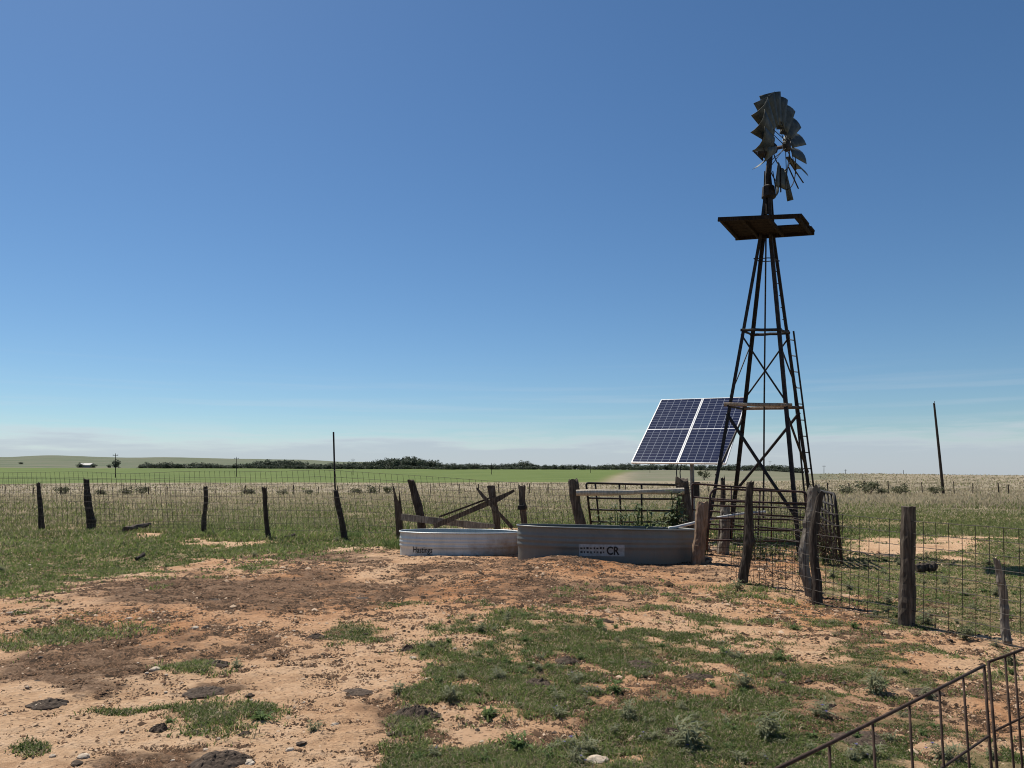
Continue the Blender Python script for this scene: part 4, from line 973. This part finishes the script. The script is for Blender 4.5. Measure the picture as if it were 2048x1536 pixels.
# ------------------------------------------------------------------ pipe, rubble, vines
pv = MB().tube([P(1338, 1056, 14.95), P(1350, 1055, 15.0), P(1392, 1045, 15.4), P(1440, 1035, 15.9), P(1480, 1028, 16.3), P(1530, 1024, 16.8)], .030, 10).build('water_pipe', M_pvc, None, P(1338, 1056, 14.95), smooth=True); tag(pv, 'white plastic pipe running from the windmill over the larger tank rim', 'pipe')
for k in range(16):
    px, py = rnd.uniform(1402, 1462), rnd.uniform(1088, 1112); p = G(px, py); s = rnd.uniform(.03, .085)
    lump('stone', (p.x, p.y, p.z + s * .2), s * 1.3, s, s * .8, M_rubble, 20 + k, 'brown rubble stone in the heap behind the smooth log post', 'stone', 'rubble stones under the windmill', .35, 1.6, False, 2, rnd.uniform(0, 3))
vm = MB()
for k in range(30):
    px = rnd.uniform(1470, 1650); d = np.interp(px, [1467, 1503, 1600, 1645], [11.9, 11.45, 10.3, 9.75]) + rnd.uniform(.02, .9)
    p = P(px, 1120, d); p.z = H(p.x, p.y); pts = [p.copy()]; dr = Vector((rnd.uniform(-1, 1), rnd.uniform(-.4, .4), rnd.uniform(.6, 1.4))).normalized()
    for j in range(9):
        dr = (dr + Vector((rnd.uniform(-.6, .6), rnd.uniform(-.35, .35), rnd.uniform(-.55, .45)))).normalized(); q_ = pts[-1] + dr * rnd.uniform(.05, .11)
        if q_.z < p.z: q_.z = p.z + .01
        pts.append(q_)
    vm.tube(pts, [.0038 - .0003 * j for j in range(len(pts))], 4)
for k in range(130):
    px = rnd.uniform(1628, 1676); d = np.interp(px, [1618, 1676], [15.0, 13.9]) - rnd.uniform(0.02, .3); p = P(px, 1100, d); p.z = H(p.x, p.y) + rnd.uniform(0, .5); pts = [p.copy()]; dr = Vector((rnd.uniform(-.4, .4), rnd.uniform(-.4, .4), 1)).normalized()
    for j in range(10):
        dr = (dr + Vector((rnd.uniform(-.5, .5), rnd.uniform(-.4, .4), rnd.uniform(-.35, .4)))).normalized(); q_ = pts[-1] + dr * rnd.uniform(.05, .12)
        if q_.z > 1.15: q_.z = 1.15
        pts.append(q_)
    vm.tube(pts, [.0055 - .0004 * j for j in range(len(pts))], 4)
vg = G(1600, 1170); o = vm.build('dead_vine', M_vine, None, vg); tag(o, 'tangle of dry brown vines clinging to the mesh and corral panel', 'vine')

# ------------------------------------------------------------------ plants
def leafq(m, p, dr, ln, wd, up=Vector((0, 0, 1)), droop=.3, fold=.12):
    dr = dr.normalized(); sd_ = dr.cross(up)
    if sd_.length < .05: sd_ = Vector((1, 0, 0))
    sd_.normalize(); nr2 = sd_.cross(dr)
    a = p; b = p + dr * ln * .5 - up * droop * ln * .12; c = p + dr * ln - up * droop * ln * .5
    m.add([a, b + sd_ * wd / 2 + nr2 * fold * wd, b, b - sd_ * wd / 2 + nr2 * fold * wd, c], [(0, 2, 1), (0, 3, 2), (1, 2, 4), (2, 3, 4)])
def arch(m, p, az, ln, wd, rise, q_):
    """a narrow leaf that rises and bends over, folded along its midrib"""
    d = Vector((math.cos(az), math.sin(az), 0)); sd_ = Vector((-d.y, d.x, 0)); tw = q_.uniform(-.5, .5); sd_ = (sd_ + Vector((0, 0, tw))).normalized()
    n = 4; vs_ = []; pos = p.copy(); an = rise
    for k in range(n + 1):
        t = k / n; wv = wd * (math.sin(math.pi * min(1, .18 + t * .82)) if k < n else 0.02) / 2
        vs_ += [pos - sd_ * wv, pos - Vector((0, 0, wd * .18)), pos + sd_ * wv]
        pos = pos + (d * math.cos(an) + Vector((0, 0, 1)) * math.sin(an)) * ln / n; an -= q_.uniform(.25, .55)
    m.add(vs_, [(3 * k + c_, 3 * k + c_ + 1, 3 * k + c_ + 4, 3 * k + c_ + 3) for k in range(n) for c_ in (0, 1)])
def weed_proto(seed, hgt, nst, ll, lw, mat, flower=False, spread=1.1, label='', group=None):
    q_ = random.Random(seed); root = thing('weed', label, 'weed', (0, 0, -50), group); root['_w'] = (0, 0, 0)
    m = MB(); nf = 0; fls = []
    for s in range(nst):
        a = q_.uniform(0, 6.28); ln = hgt * q_.uniform(.35, 1.15); tl_ = q_.uniform(.15, spread); pts = [Vector((q_.uniform(-.03, .03), q_.uniform(-.03, .03), -.02))]
        dr = Vector((math.cos(a) * tl_, math.sin(a) * tl_, 1)).normalized(); k = 5
        for j in range(k):
            dr = (dr + Vector((q_.uniform(-.28, .28), q_.uniform(-.28, .28), -.06))).normalized(); pts.append(pts[-1] + dr * ln / k)
        m.tube(pts, [.0028 * (1 - .12 * j) for j in range(k + 1)], 4)
        for j in range(1, k + 1):
            for z in range(q_.choice((1, 2, 2, 3))):
                arch(m, pts[j], q_.uniform(0, 6.28), ll * q_.uniform(.45, 1.25), lw * q_.uniform(.6, 1.25), q_.uniform(.2, 1.25), q_)
        if flower and s % 4 == 0:
            f_ = MB(); t = pts[-1]
            for z in range(5):
                b = z * 1.2566; leafq(f_, t + Vector((0, 0, .012)), Vector((math.cos(b), math.sin(b), .25)), .020, .016)
            fls.append(f_)
    m.build('foliage', mat, root)
    for f_ in fls: f_.build('flower', M_flower, root)
    return root
WG = 'weeds growing in the pasture'
protos = [weed_proto(1, .13, 7, .105, .013, M_weed, label='silvery weed', group=WG), weed_proto(2, .17, 15, .115, .014, M_weed, label='silvery weed', group=WG), weed_proto(3, .10, 10, .090, .017, M_weed2, label='green weed', group=WG),
          weed_proto(4, .16, 12, .105, .014, M_weed, True, label='silvery weed', group=WG), weed_proto(5, .07, 8, .085, .022, M_weed2, spread=1.2, label='green weed', group=WG)]
WL = [(1390, 1500, 1, 1.25, 'big silvery weed clump at the bottom edge left of the gate rail'), (1530, 1472, 1, 1.15, 'bushy silvery weed touching the lowest end of the rusty gate'), (1165, 1505, 3, .9, 'purple flowered silvery weed beside a pale flat stone'),
      (1745, 1385, 1, 1.05, 'wide silvery weed in the open grass below the orange dirt strip'), (1490, 1375, 1, .85, 'silvery weed beside two dark dung lumps at centre right'), (905, 1400, 1, .75, 'silvery weed standing on sandy soil next to a dung lump'),
      (800, 1385, 0, .8, 'lone small silvery weed on bare sand left of the grassy patch'), (1035, 1500, 2, 1.0, 'dark green weed at the bottom edge, centre'), (1250, 1440, 1, .9, 'silvery weed between dung lumps in the near grass'),
      (1640, 1430, 3, .85, 'purple flowered weed just above the rusty gate rail'), (1890, 1515, 3, .8, 'purple flowered weed seen through the rods of the near gate'), (1735, 1515, 3, .75, 'purple flowered weed behind the second upright of the rod gate'),
      (1350, 1498, 3, .75, 'purple flowered weed in the big weed patch at the bottom'), (1560, 1320, 2, .95, 'green weed clump at the edge of the orange strip'), (1450, 1310, 2, .9, 'dark green weed clump in the middle of the grassy patch'),
      (1200, 1250, 2, .9, 'green weed at the top edge of the near grassy patch'), (1590, 1260, 2, .8, 'small green weed on orange dirt before the mesh corner'), (1710, 1255, 2, .85, 'green weed at the foot of the near mesh left of the stout post'),
      (1855, 1250, 1, .95, 'grey weed growing at the foot of the stout post'), (1930, 1275, 1, 1.0, 'silvery weed against the mesh between stout post and gnarled post'), (2020, 1330, 1, .9, 'silvery weed behind the second rod panel at the right edge'),
      (1478, 1180, 1, 1.1, 'grey weed clump at the foot of the crooked brown post'), (628, 1462, 0, .7, 'tiny lone weed on the bare sand at lower left of centre'), (470, 1335, 0, .75, 'small weed growing out of a dark dung pat'),
      (55, 1268, 2, .8, 'small green weed on pale sand at the left edge'), (520, 1440, 4, 1.0, 'flat green rosette weed on the sandy ground'), (340, 1445, 4, .5, 'little green rosette on sand beside dark clods'), (830, 1110, 2, 1.1, 'green weed hiding the first letter on the shiny tank'),
      (1860, 1400, 1, .7, 'silvery weed behind the upper part of the rod gate'), (1990, 1190, 1, .9, 'silvery weed in green grass beyond the gnarled post'), (1700, 1180, 1, .8, 'pale weed in green grass left of the stout post'),
      (1110, 1400, 0, .8, 'thin weed in the middle of a dirt gap in the grass'), (980, 1430, 4, 1.0, 'small green rosette near the left edge of the grassy patch'), (1230, 1385, 2, .8, 'bright green weed on bare orange soil')]
for i, (px, py, k, s, lab) in enumerate(WL):
    p = G(px, py); o = dup(protos[k], (p.x, p.y, p.z), rnd.uniform(0, 6.28), s * .8 * rnd.uniform(.92, 1.08), lab, WG)
nW = 0
while nW < 130:
    px, py = rnd.uniform(760, 2040), rnd.uniform(1220, 1530); p = G(px, py)
    gm = masks(np.array([p.x]), np.array([p.y]))[0][0]
    if rnd.random() > gm * 1.2: continue
    nW += 1; dup(protos[rnd.choice((0, 1, 2, 2, 3, 4, 0))], (p.x, p.y, p.z), rnd.uniform(0, 6.28), rnd.uniform(.28, .55), 'small weed among many in the near grassy patch', 'small weeds of the near grassy patch')
nW = 0
while nW < 70:
    px, py = (rnd.uniform(0, 800), rnd.uniform(1060, 1160)) if rnd.random() < .55 else (rnd.uniform(1660, 2048), rnd.uniform(1100, 1250)); p = G(px, py)
    gm = masks(np.array([p.x]), np.array([p.y]))[0][0]
    if rnd.random() > gm * 1.2: continue
    nW += 1; dup(protos[rnd.choice((0, 1, 2, 4))], (p.x, p.y, p.z), rnd.uniform(0, 6.28), rnd.uniform(.4, .75), 'small weed among the green grass along the fences', 'small weeds along the fences')
for p_ in protos:
    for ch in list(p_.children): bpy.data.objects.remove(ch)
    bpy.data.objects.remove(p_)
# broad leaved plant by the shaggy post
def broad(name, label, c, n, hgt, spread, seed, ll=.13):
    q_ = random.Random(seed); t = thing(name, label, 'plant', tuple(c)); st_ = MB(); lv = MB()
    for s in range(n):
        a = q_.uniform(0, 6.28); b = c + Vector((math.cos(a) * q_.uniform(0, spread), math.sin(a) * q_.uniform(0, spread) * .6, 0)); hh_ = hgt * q_.uniform(.45, 1.05)
        pts = [b + Vector((0, 0, -.05))]
        for j in range(5): pts.append(b + Vector((q_.uniform(-.05, .05), q_.uniform(-.04, .04), hh_ * (j + 1) / 5)))
        st_.tube(pts, .009, 5)
        for j in range(1, 6):
            for z in range(3):
                an = q_.uniform(0, 6.28); leafq(lv, pts[j], Vector((math.cos(an), math.sin(an), q_.uniform(-.1, .5))), ll * q_.uniform(.6, 1.25), ll * q_.uniform(.45, .75), droop=q_.uniform(.2, 1.1))
    st_.build('stem', M_weed2, t); lv.build('foliage', M_broad, t); return t
c = P(1345, 1040, 16.05); c.z = H(c.x, c.y); broad('leafy_plant', 'tall broad leaved weed growing against the shaggy post', c, 22, 1.2, .34, 4, .17)
c = P(1270, 1040, 15.65); c.z = H(c.x, c.y); broad('leafy_plant', 'low broad leaved weeds leaning over the back rim of the larger tank', c, 30, 1.0, .8, 5, .16)
c = P(1395, 1040, 15.9); c.z = H(c.x, c.y); broad('leafy_plant', 'shaded leafy weed between shaggy post and smooth log post', c, 6, .6, .2, 6, .10)
c = P(1520, 1060, 15.0); c.z = H(c.x, c.y); broad('leafy_plant', 'dark leafy weeds behind the crumpled mesh under the tower', c, 16, .5, .6, 7, .08)
c = P(1655, 1110, 14.4); c.z = H(c.x, c.y); broad('leafy_plant', 'dark leafy weeds at the foot of the edge on corral panel', c, 10, .45, .35, 8, .08)
# tall grass tuft by the small tank
def tuft(label, px, py, n, h_, sp, seed):
    q_ = random.Random(seed); c = G(px, py); m = MB()
    for k in range(n):
        a = q_.uniform(0, 6.28); rr = sp * math.sqrt(q_.random()); b = c + Vector((math.cos(a) * rr, math.sin(a) * rr * .6, -.03)); hh_ = h_ * q_.uniform(.4, 1.1)
        leafq(m, b, Vector((q_.uniform(-.5, .5), q_.uniform(-.4, .4), 1)), hh_, .012, Vector((q_.uniform(-1, 1), q_.uniform(-1, 1), .1)).normalized(), q_.uniform(-.5, .8))
    o = m.build('grass_tuft', M_weed2, None, c); return tag(o, label, 'grass tuft')
tuft('tall green grass tuft at the left end of the shiny tank', 800, 1098, 420, .34, .40, 3)
tuft('green grass tuft in front of the shiny tank lettering', 828, 1108, 120, .26, .12, 4)
tuft('grass tuft round the foot of the pipe topped post', 700, 1076, 260, .28, .35, 5)

# dung, clods and stones
DL = [(632, 1274, .11, .05, 'round dark dung lump alone on the sand left of centre'), (815, 1300, .085, .07, 'blocky dark clod beside a white stone'), (428, 1330, .17, .05, 'dark dung pat with a small weed sprouting from it'), (408, 1384, .19, .04, 'wide wrinkled dung pat on pale sand'),
      (410, 1410, .15, .015, 'thin cracked dung sheet below the wrinkled pat'), (95, 1408, .16, .045, 'dark dung pat with a white stone on it at left'), (440, 1524, .20, .07, 'large dung heap at the bottom edge left of centre'), (712, 1196, .19, .02, 'flat dark dung pat on brown dirt before the shiny tank'),
      (430, 1200, .14, .03, 'black dung pat with a raised right end on brown dirt'), (830, 1432, .20, .09, 'dark crumbly dung heap at the left edge of the grassy patch'), (1075, 1368, .15, .06, 'pair of dark dung lumps in the grass at centre'), (1135, 1322, .13, .05, 'dark dung lump in the middle of the near grass'),
      (1285, 1330, .17, .05, 'broad dung lump in the grass right of centre'), (1210, 1243, .10, .05, 'dark clod at the top edge of the near grassy patch'), (1660, 1414, .055, .05, 'round dark red clod just above the rod gate'), (1850, 1385, .14, .05, 'dark dung pat behind the top of the rod gate'),
      (1725, 1480, .22, .05, 'brown dung pat behind the second upright of the rod gate'), (710, 1384, .15, .02, 'flat grey dung pat on sand at the picture centre left'), (282, 1118, .09, .05, 'dark clod in the green grass at left'), (490, 1470, .06, .04, 'small dark clod on sand near the bottom'),
      (318, 1460, .07, .06, 'pointed dark clod on sand at lower left'), (412, 1254, .06, .04, 'small red brown clod beside a pale stone'), (1340, 1470, .10, .06, 'dark clod inside the big weed patch'), (1400, 1355, .14, .05, 'dark dung lump at the right of the near grass'),
      (1560, 1352, .08, .05, 'dark dung crumb between two green weeds')]
for i, (px, py, s, h_, lab) in enumerate(DL):
    p = G(px, py); mound('dung_pat', (p.x, p.y, p.z - .004), s * .85, s * .75, h_ * .6, M_dung, 40 + i, lab, 'dung', 'dung pats on the pasture', .6)
for k in range(34):
    px, py = (rnd.uniform(0, 1000), rnd.uniform(1180, 1530)) if k < 18 else (rnd.uniform(1000, 1900), rnd.uniform(1170, 1500)); p = G(px, py); s = rnd.uniform(.014, .034)
    lump('dung_crumb', (p.x, p.y, p.z), s * 1.3, s, s * .5, M_dung, 100 + k, 'small dark dung crumb on the bare ground', 'dung', 'small dung crumbs', .6, 2., True, 2, rnd.uniform(0, 3))
SL = [(258, 1238, .045, 'pale pointed stone at the lower edge of the green grass'), (390, 1256, .05, 'pale pinkish stone beside a red brown clod'), (312, 1340, .06, 'long white stone beside a green tuft at left'), (80, 1413, .055, 'white flat stone on a dark dung pat'), (168, 1514, .045, 'white round stone at the bottom left'),
      (495, 1527, .05, 'white stone at the bottom edge right of the dung heap'), (826, 1316, .035, 'white stone just below a blocky dark clod'), (1195, 1523, .075, 'pale flat stone at the bottom edge beside purple flowers'), (1200, 1209, .02, 'tiny white stone on brown dirt before the larger tank'), (20, 1226, .04, 'pale stone at the left edge of the picture'),
      (1410, 1132, .035, 'pale stone at the foot of the smooth log post'), (580, 1500, .03, 'small pale stone on sand near the bottom'), (60, 1131, .05, 'pale stone in the green grass at far left'), (670, 1450, .03, 'small pale chip on sand left of the grassy patch')]
for i, (px, py, s, lab) in enumerate(SL):
    p = G(px, py); lump('stone', (p.x, p.y, p.z + s * .02), s * .9, s * .65, s * .42, M_stone, 200 + i, lab, 'stone', 'pale stones on the pasture', .35, 1.5, False, 3, rnd.uniform(0, 3))
for k in range(60):
    px, py = rnd.uniform(0, 1500), rnd.uniform(1190, 1530); p = G(px, py); s = rnd.uniform(.007, .018)
    lump('pebble', (p.x, p.y, p.z + s * .2), s * 1.3, s, s * .7, M_stone, 300 + k, 'tiny pale pebble on the bare ground', 'pebble', 'pebbles on the bare ground', .3, 1.5, False, 1, rnd.uniform(0, 3))

# ------------------------------------------------------------------ bushes, trees, poles, buildings in the distance
def crown_mesh(m, c, rx, ry, rz, n, ls, q_, lobes=5):
    L_ = [(Vector((q_.uniform(-.6, .6) * rx, q_.uniform(-.6, .6) * ry, q_.uniform(-.5, .6) * rz)), q_.uniform(.4, .7)) for _ in range(lobes)] + [(Vector(), .7)]
    for k in range(n):
        o, s = q_.choice(L_); d = Vector((q_.gauss(0, 1), q_.gauss(0, 1), q_.gauss(0, 1))).normalized() * (q_.random() ** .4) * s
        p = c + o + Vector((d.x * rx, d.y * ry, d.z * rz)); a = Vector((q_.gauss(0, 1), q_.gauss(0, 1), q_.gauss(0, 1))).normalized(); b = a.orthogonal().normalized() * ls * q_.uniform(.5, 1.2); e = a.cross(b).normalized() * ls * q_.uniform(.3, .8)
        m.add([p - b, p - e, p + b, p + e], [(0, 1, 2, 3)])
def bush_proto(seed, w_, h_, n, ls, label, mat=M_bush):
    q_ = random.Random(seed); t = thing('bush', label, 'bush', (0, 0, 0)); m = MB(); crown_mesh(m, Vector((0, 0, h_ * .5)), w_ / 2, w_ / 2, h_ * .55, n, ls, q_); m.build('foliage', mat, t)
    s = MB()
    for k in range(5): s.tube([Vector((q_.uniform(-.1, .1), q_.uniform(-.1, .1), -.1)), Vector((q_.uniform(-.3, .3) * w_, q_.uniform(-.3, .3) * w_, h_ * .6))], .02, 4)
    s.build('stem', W_dark, t); return t
bp = [bush_proto(k, 1.6, 1.0, 420, .085, 'bush') for k in (1, 2, 3)]
BL_ = [(130, 985, 100, 1.6, 'low dark scrub bush at far left of the distant fence'), (200, 986, 100, 1.2, 'small scrub bush behind the thick knobbed post'), (255, 984, 100, 1.5, 'round scrub bush right of the knobbed post'), (288, 984, 100, 1.5, 'scrub bush left of the straight slender post'),
       (495, 984, 99, 1.7, 'scrub bush between the straight post and the bent post'), (565, 986, 99, 1.3, 'small scrub bush right of the bent post'), (620, 985, 99, 1.2, 'low scrub bush left of the pipe topped post'), (710, 983, 98, 1.5, 'scrub bush right of the pipe topped post'), (745, 985, 98, 1.6, 'wide low scrub bush before the dark leaning post'), (775, 985, 98, 1.5, 'scrub bush left of the dark leaning post'),
       (1640, 983, 76, 1.3, 'brown scrub bush just right of the twisted trunk post'), (1692, 985, 76, 1.5, 'green scrub bush, first right of the corral panel'), (1738, 985, 76, 2.0, 'widest scrub bush along the right distant fence'), (1765, 985, 76, 1.3, 'low scrub bush beside the widest one at right'), (1798, 986, 76, 1.3, 'grey green scrub bush above the stout post'), (1866, 984, 75, 1.2, 'round scrub bush at the foot of the leaning utility pole')]
for i, (px, py, d, s, lab) in enumerate(BL_):
    xx = (px - 1024) / 1558 * d; o = dup(bp[i % 3], (xx, d, H(xx, d) - .05), rnd.uniform(0, 6), (s * rnd.uniform(.75, 1.0), s * .8, s * rnd.uniform(.55, .8)), lab, 'scrub bushes along the distant fence')
d = 235; xx = (1408 - 1024) / 1558 * d; dup(bp[0], (xx, d, H(xx, d) - .1), 1., (2.4, 2.4, 3.0), 'dark round bush standing in the green field behind the control box')
for p_ in bp:
    for ch in list(p_.children): bpy.data.objects.remove(ch)
    bpy.data.objects.remove(p_)
def tree_proto(seed, w_, h_, n, ls):
    q_ = random.Random(seed); t = thing('tree', 'tree', 'tree', (0, 0, 0)); m = MB(); crown_mesh(m, Vector((0, 0, h_ * .46)), w_ / 2, w_ / 2, h_ * .56, n, ls, q_, 9); m.build('crown', M_tree, t)
    k = MB(); k.tube([Vector((0, 0, -.5)), Vector((.1, 0, h_ * .3)), Vector((.2, .1, h_ * .7))], [.35, .28, .1], 7)
    for j in range(4):
        a = q_.uniform(0, 6.28); k.tube([Vector((.1, 0, h_ * .28)), Vector((math.cos(a) * w_ * .3, math.sin(a) * w_ * .3, h_ * .65))], [.16, .05], 5)
    k.build('trunk', W_dark, t); return t
tp = [tree_proto(k + 10, 9, 8, 520, .62) for k in range(5)]
tops_x = [280, 340, 400, 440, 480, 520, 560, 620, 680, 720, 770, 800, 830, 850, 868, 885, 910, 960, 1000, 1030, 1047, 1070, 1120, 1200, 1300, 1400, 1500, 1560, 1600]
tops_y = [926, 925, 926, 929, 929, 921, 919, 925, 924, 925, 919, 915, 914, 921, 919, 927, 926, 927, 927, 927, 921, 929, 931, 929, 927, 930, 928, 930, 935]
TG = 'trees of the long belt beyond the green field'
spec = {800: 'tallest rounded tree of the belt, left of centre', 1047: 'taller tree standing above its neighbours near the middle of the belt', 283: 'tree at the left end of the long belt', 1590: 'last tree at the right end of the belt behind the tower', 868: 'thin ragged tree sticking up above the belt'}
xs_ = []; px = 283
while px < 1605: xs_.append(px); px += rnd.uniform(6, 11)
xs_ += [x_ + 4 for x_ in np.arange(700, 860, 13)]
used = set()
for px in xs_:
    d = 590 + rnd.uniform(-18, 40); xx = (px - 1024) / 1558 * d; z = H(xx, d)
    zt_ = EYE + (950 - np.interp(px, tops_x, tops_y) - rnd.uniform(-2.5, 1.5)) / 1558 * d; hh_ = max(3.2, zt_ - z); lab = 'dark green tree merging with others in the long belt'
    for k, v_ in spec.items():
        if abs(k - px) < 9 and k not in used: lab = v_; used.add(k); break
    s = hh_ / 8; sw = max(.55, s * rnd.uniform(.9, 1.6)); 
    if 'ragged' in lab: sw = .4
    dup(rnd.choice(tp), (xx, d, z - .3), rnd.uniform(0, 6), (sw, sw, s), lab, TG)
for px in np.arange(284, 1604, 8.5):
    px = px + rnd.uniform(-3, 3); d = 575 + rnd.uniform(-10, 10); xx = (px - 1024) / 1558 * d; hh_ = rnd.uniform(2.4, 4.4); sw = rnd.uniform(.5, 1.0)
    dup(rnd.choice(tp), (xx, d, H(xx, d) - .5), rnd.uniform(0, 6), (sw, sw, hh_ / 8), 'low scrubby tree along the foot of the long belt', TG)
for px, d, hh_, sw, lab in ((158, 690, 5, .7, 'dark tree left of the small white farm shed'), (184, 690, 4, .9, 'dark low tree right of the small white farm shed'), (230, 680, 8, 1.0, 'lone dark tree behind the leftmost utility pole'), (218, 690, 3.4, .6, 'low bush beside the lone dark tree at left'), (41, 900, 3, .8, 'tiny dark bush on the far left slope')):
    xx = (px - 1024) / 1558 * d; dup(tp[1], (xx, d, H(xx, d) - .4), rnd.uniform(0, 6), (sw, sw, hh_ / 8), lab)
for p_ in tp:
    for ch in list(p_.children): bpy.data.objects.remove(ch)
    bpy.data.objects.remove(p_)
m_roof = metal('pale_roof', (.22, .22, .21), (.28, .28, .27), (.33, .33, .32), .6, 2)
d = 700; xx = (172 - 1024) / 1558 * d; z = H(xx, d)
sh = thing('farm_shed', 'small white farm shed between dark trees on the far left', 'shed', (xx, d, z))
MB().box((xx, d, z + 1.2), 10, 7, 2.6).build('wall', m_roof, sh)
rf = MB(); rf.add([(xx + a * 5.4, d + b * 3.9, z + c_) for a in (-1, 1) for b, c_ in ((-1, 2.4), (0, 4.2), (1, 2.4))], [(0, 1, 4, 3), (1, 2, 5, 4), (0, 2, 1), (3, 4, 5), (0, 3, 5, 2)]); rf.build('roof', m_roof, sh)
def upole(px, d, top_row, lab, arm=True, lean=0., r=.14, group='utility poles along the far field'):
    xx = (px - 1024) / 1558 * d; z = H(xx, d); t = thing('utility_pole', lab, 'utility pole', (xx, d, z), group); top_ = P(px + lean, top_row, d)
    MB().tube([Vector((xx, d, z - .5)), Vector((xx, d, z)).lerp(top_, .5), top_], [r, r * .85, r * .65], 8).build('pole', M_pole, t)
    if arm:
        for q_ in (0,): a = top_ - Vector((0, 0, .45)); MB().bar(a - Vector((.85, 0, 0)), a + Vector((.85, 0, 0)), .12, .1).build('crossarm', M_pole, t)
        for dx in (-.75, .75, 0): a = top_ + Vector((dx, 0, -.4 if dx else .0)); MB().tube([a, a + Vector((0, 0, .28))], .06, 5).build('insulator', M_greysteel, t)
    return t, top_
upole(231, 250, 908, 'leftmost utility pole with crossarm at the green field edge'); upole(473, 285, 915, 'utility pole with crossarm above the bent fence post'); upole(706, 325, 918, 'utility pole just right of the tall black metal pole')
upole(983, 360, 926, 'slim utility pole above the square topped post', False); upole(1181, 385, 930, 'slim utility pole above the pale log rail', False, r=.12); upole(1300, 400, 930, 'slim pole under the solar panel left edge', False, r=.12)
t, tt_ = upole(1885, 77, 806, 'tall leaning bare utility pole on the right', False, -17, .15, None)
MB().tube([tt_ + Vector((0, -.1, -.1)), tt_ + Vector((0, -.1, .18))], .035, 6).build('insulator', M_greysteel, t)
for px, d, tr, lab in ((1648, 420, 931, 'tiny distant utility pole right of the tower ladder'), (1691, 460, 939, 'smaller distant utility pole right of the tower'), (1807, 480, 940, 'tiny distant pole left of the leaning pole'), (1540, 480, 922, 'distant pole seen between the windmill braces')): upole(px, d, tr, lab, px < 1700, 0, .16, 'tiny poles on the right horizon')
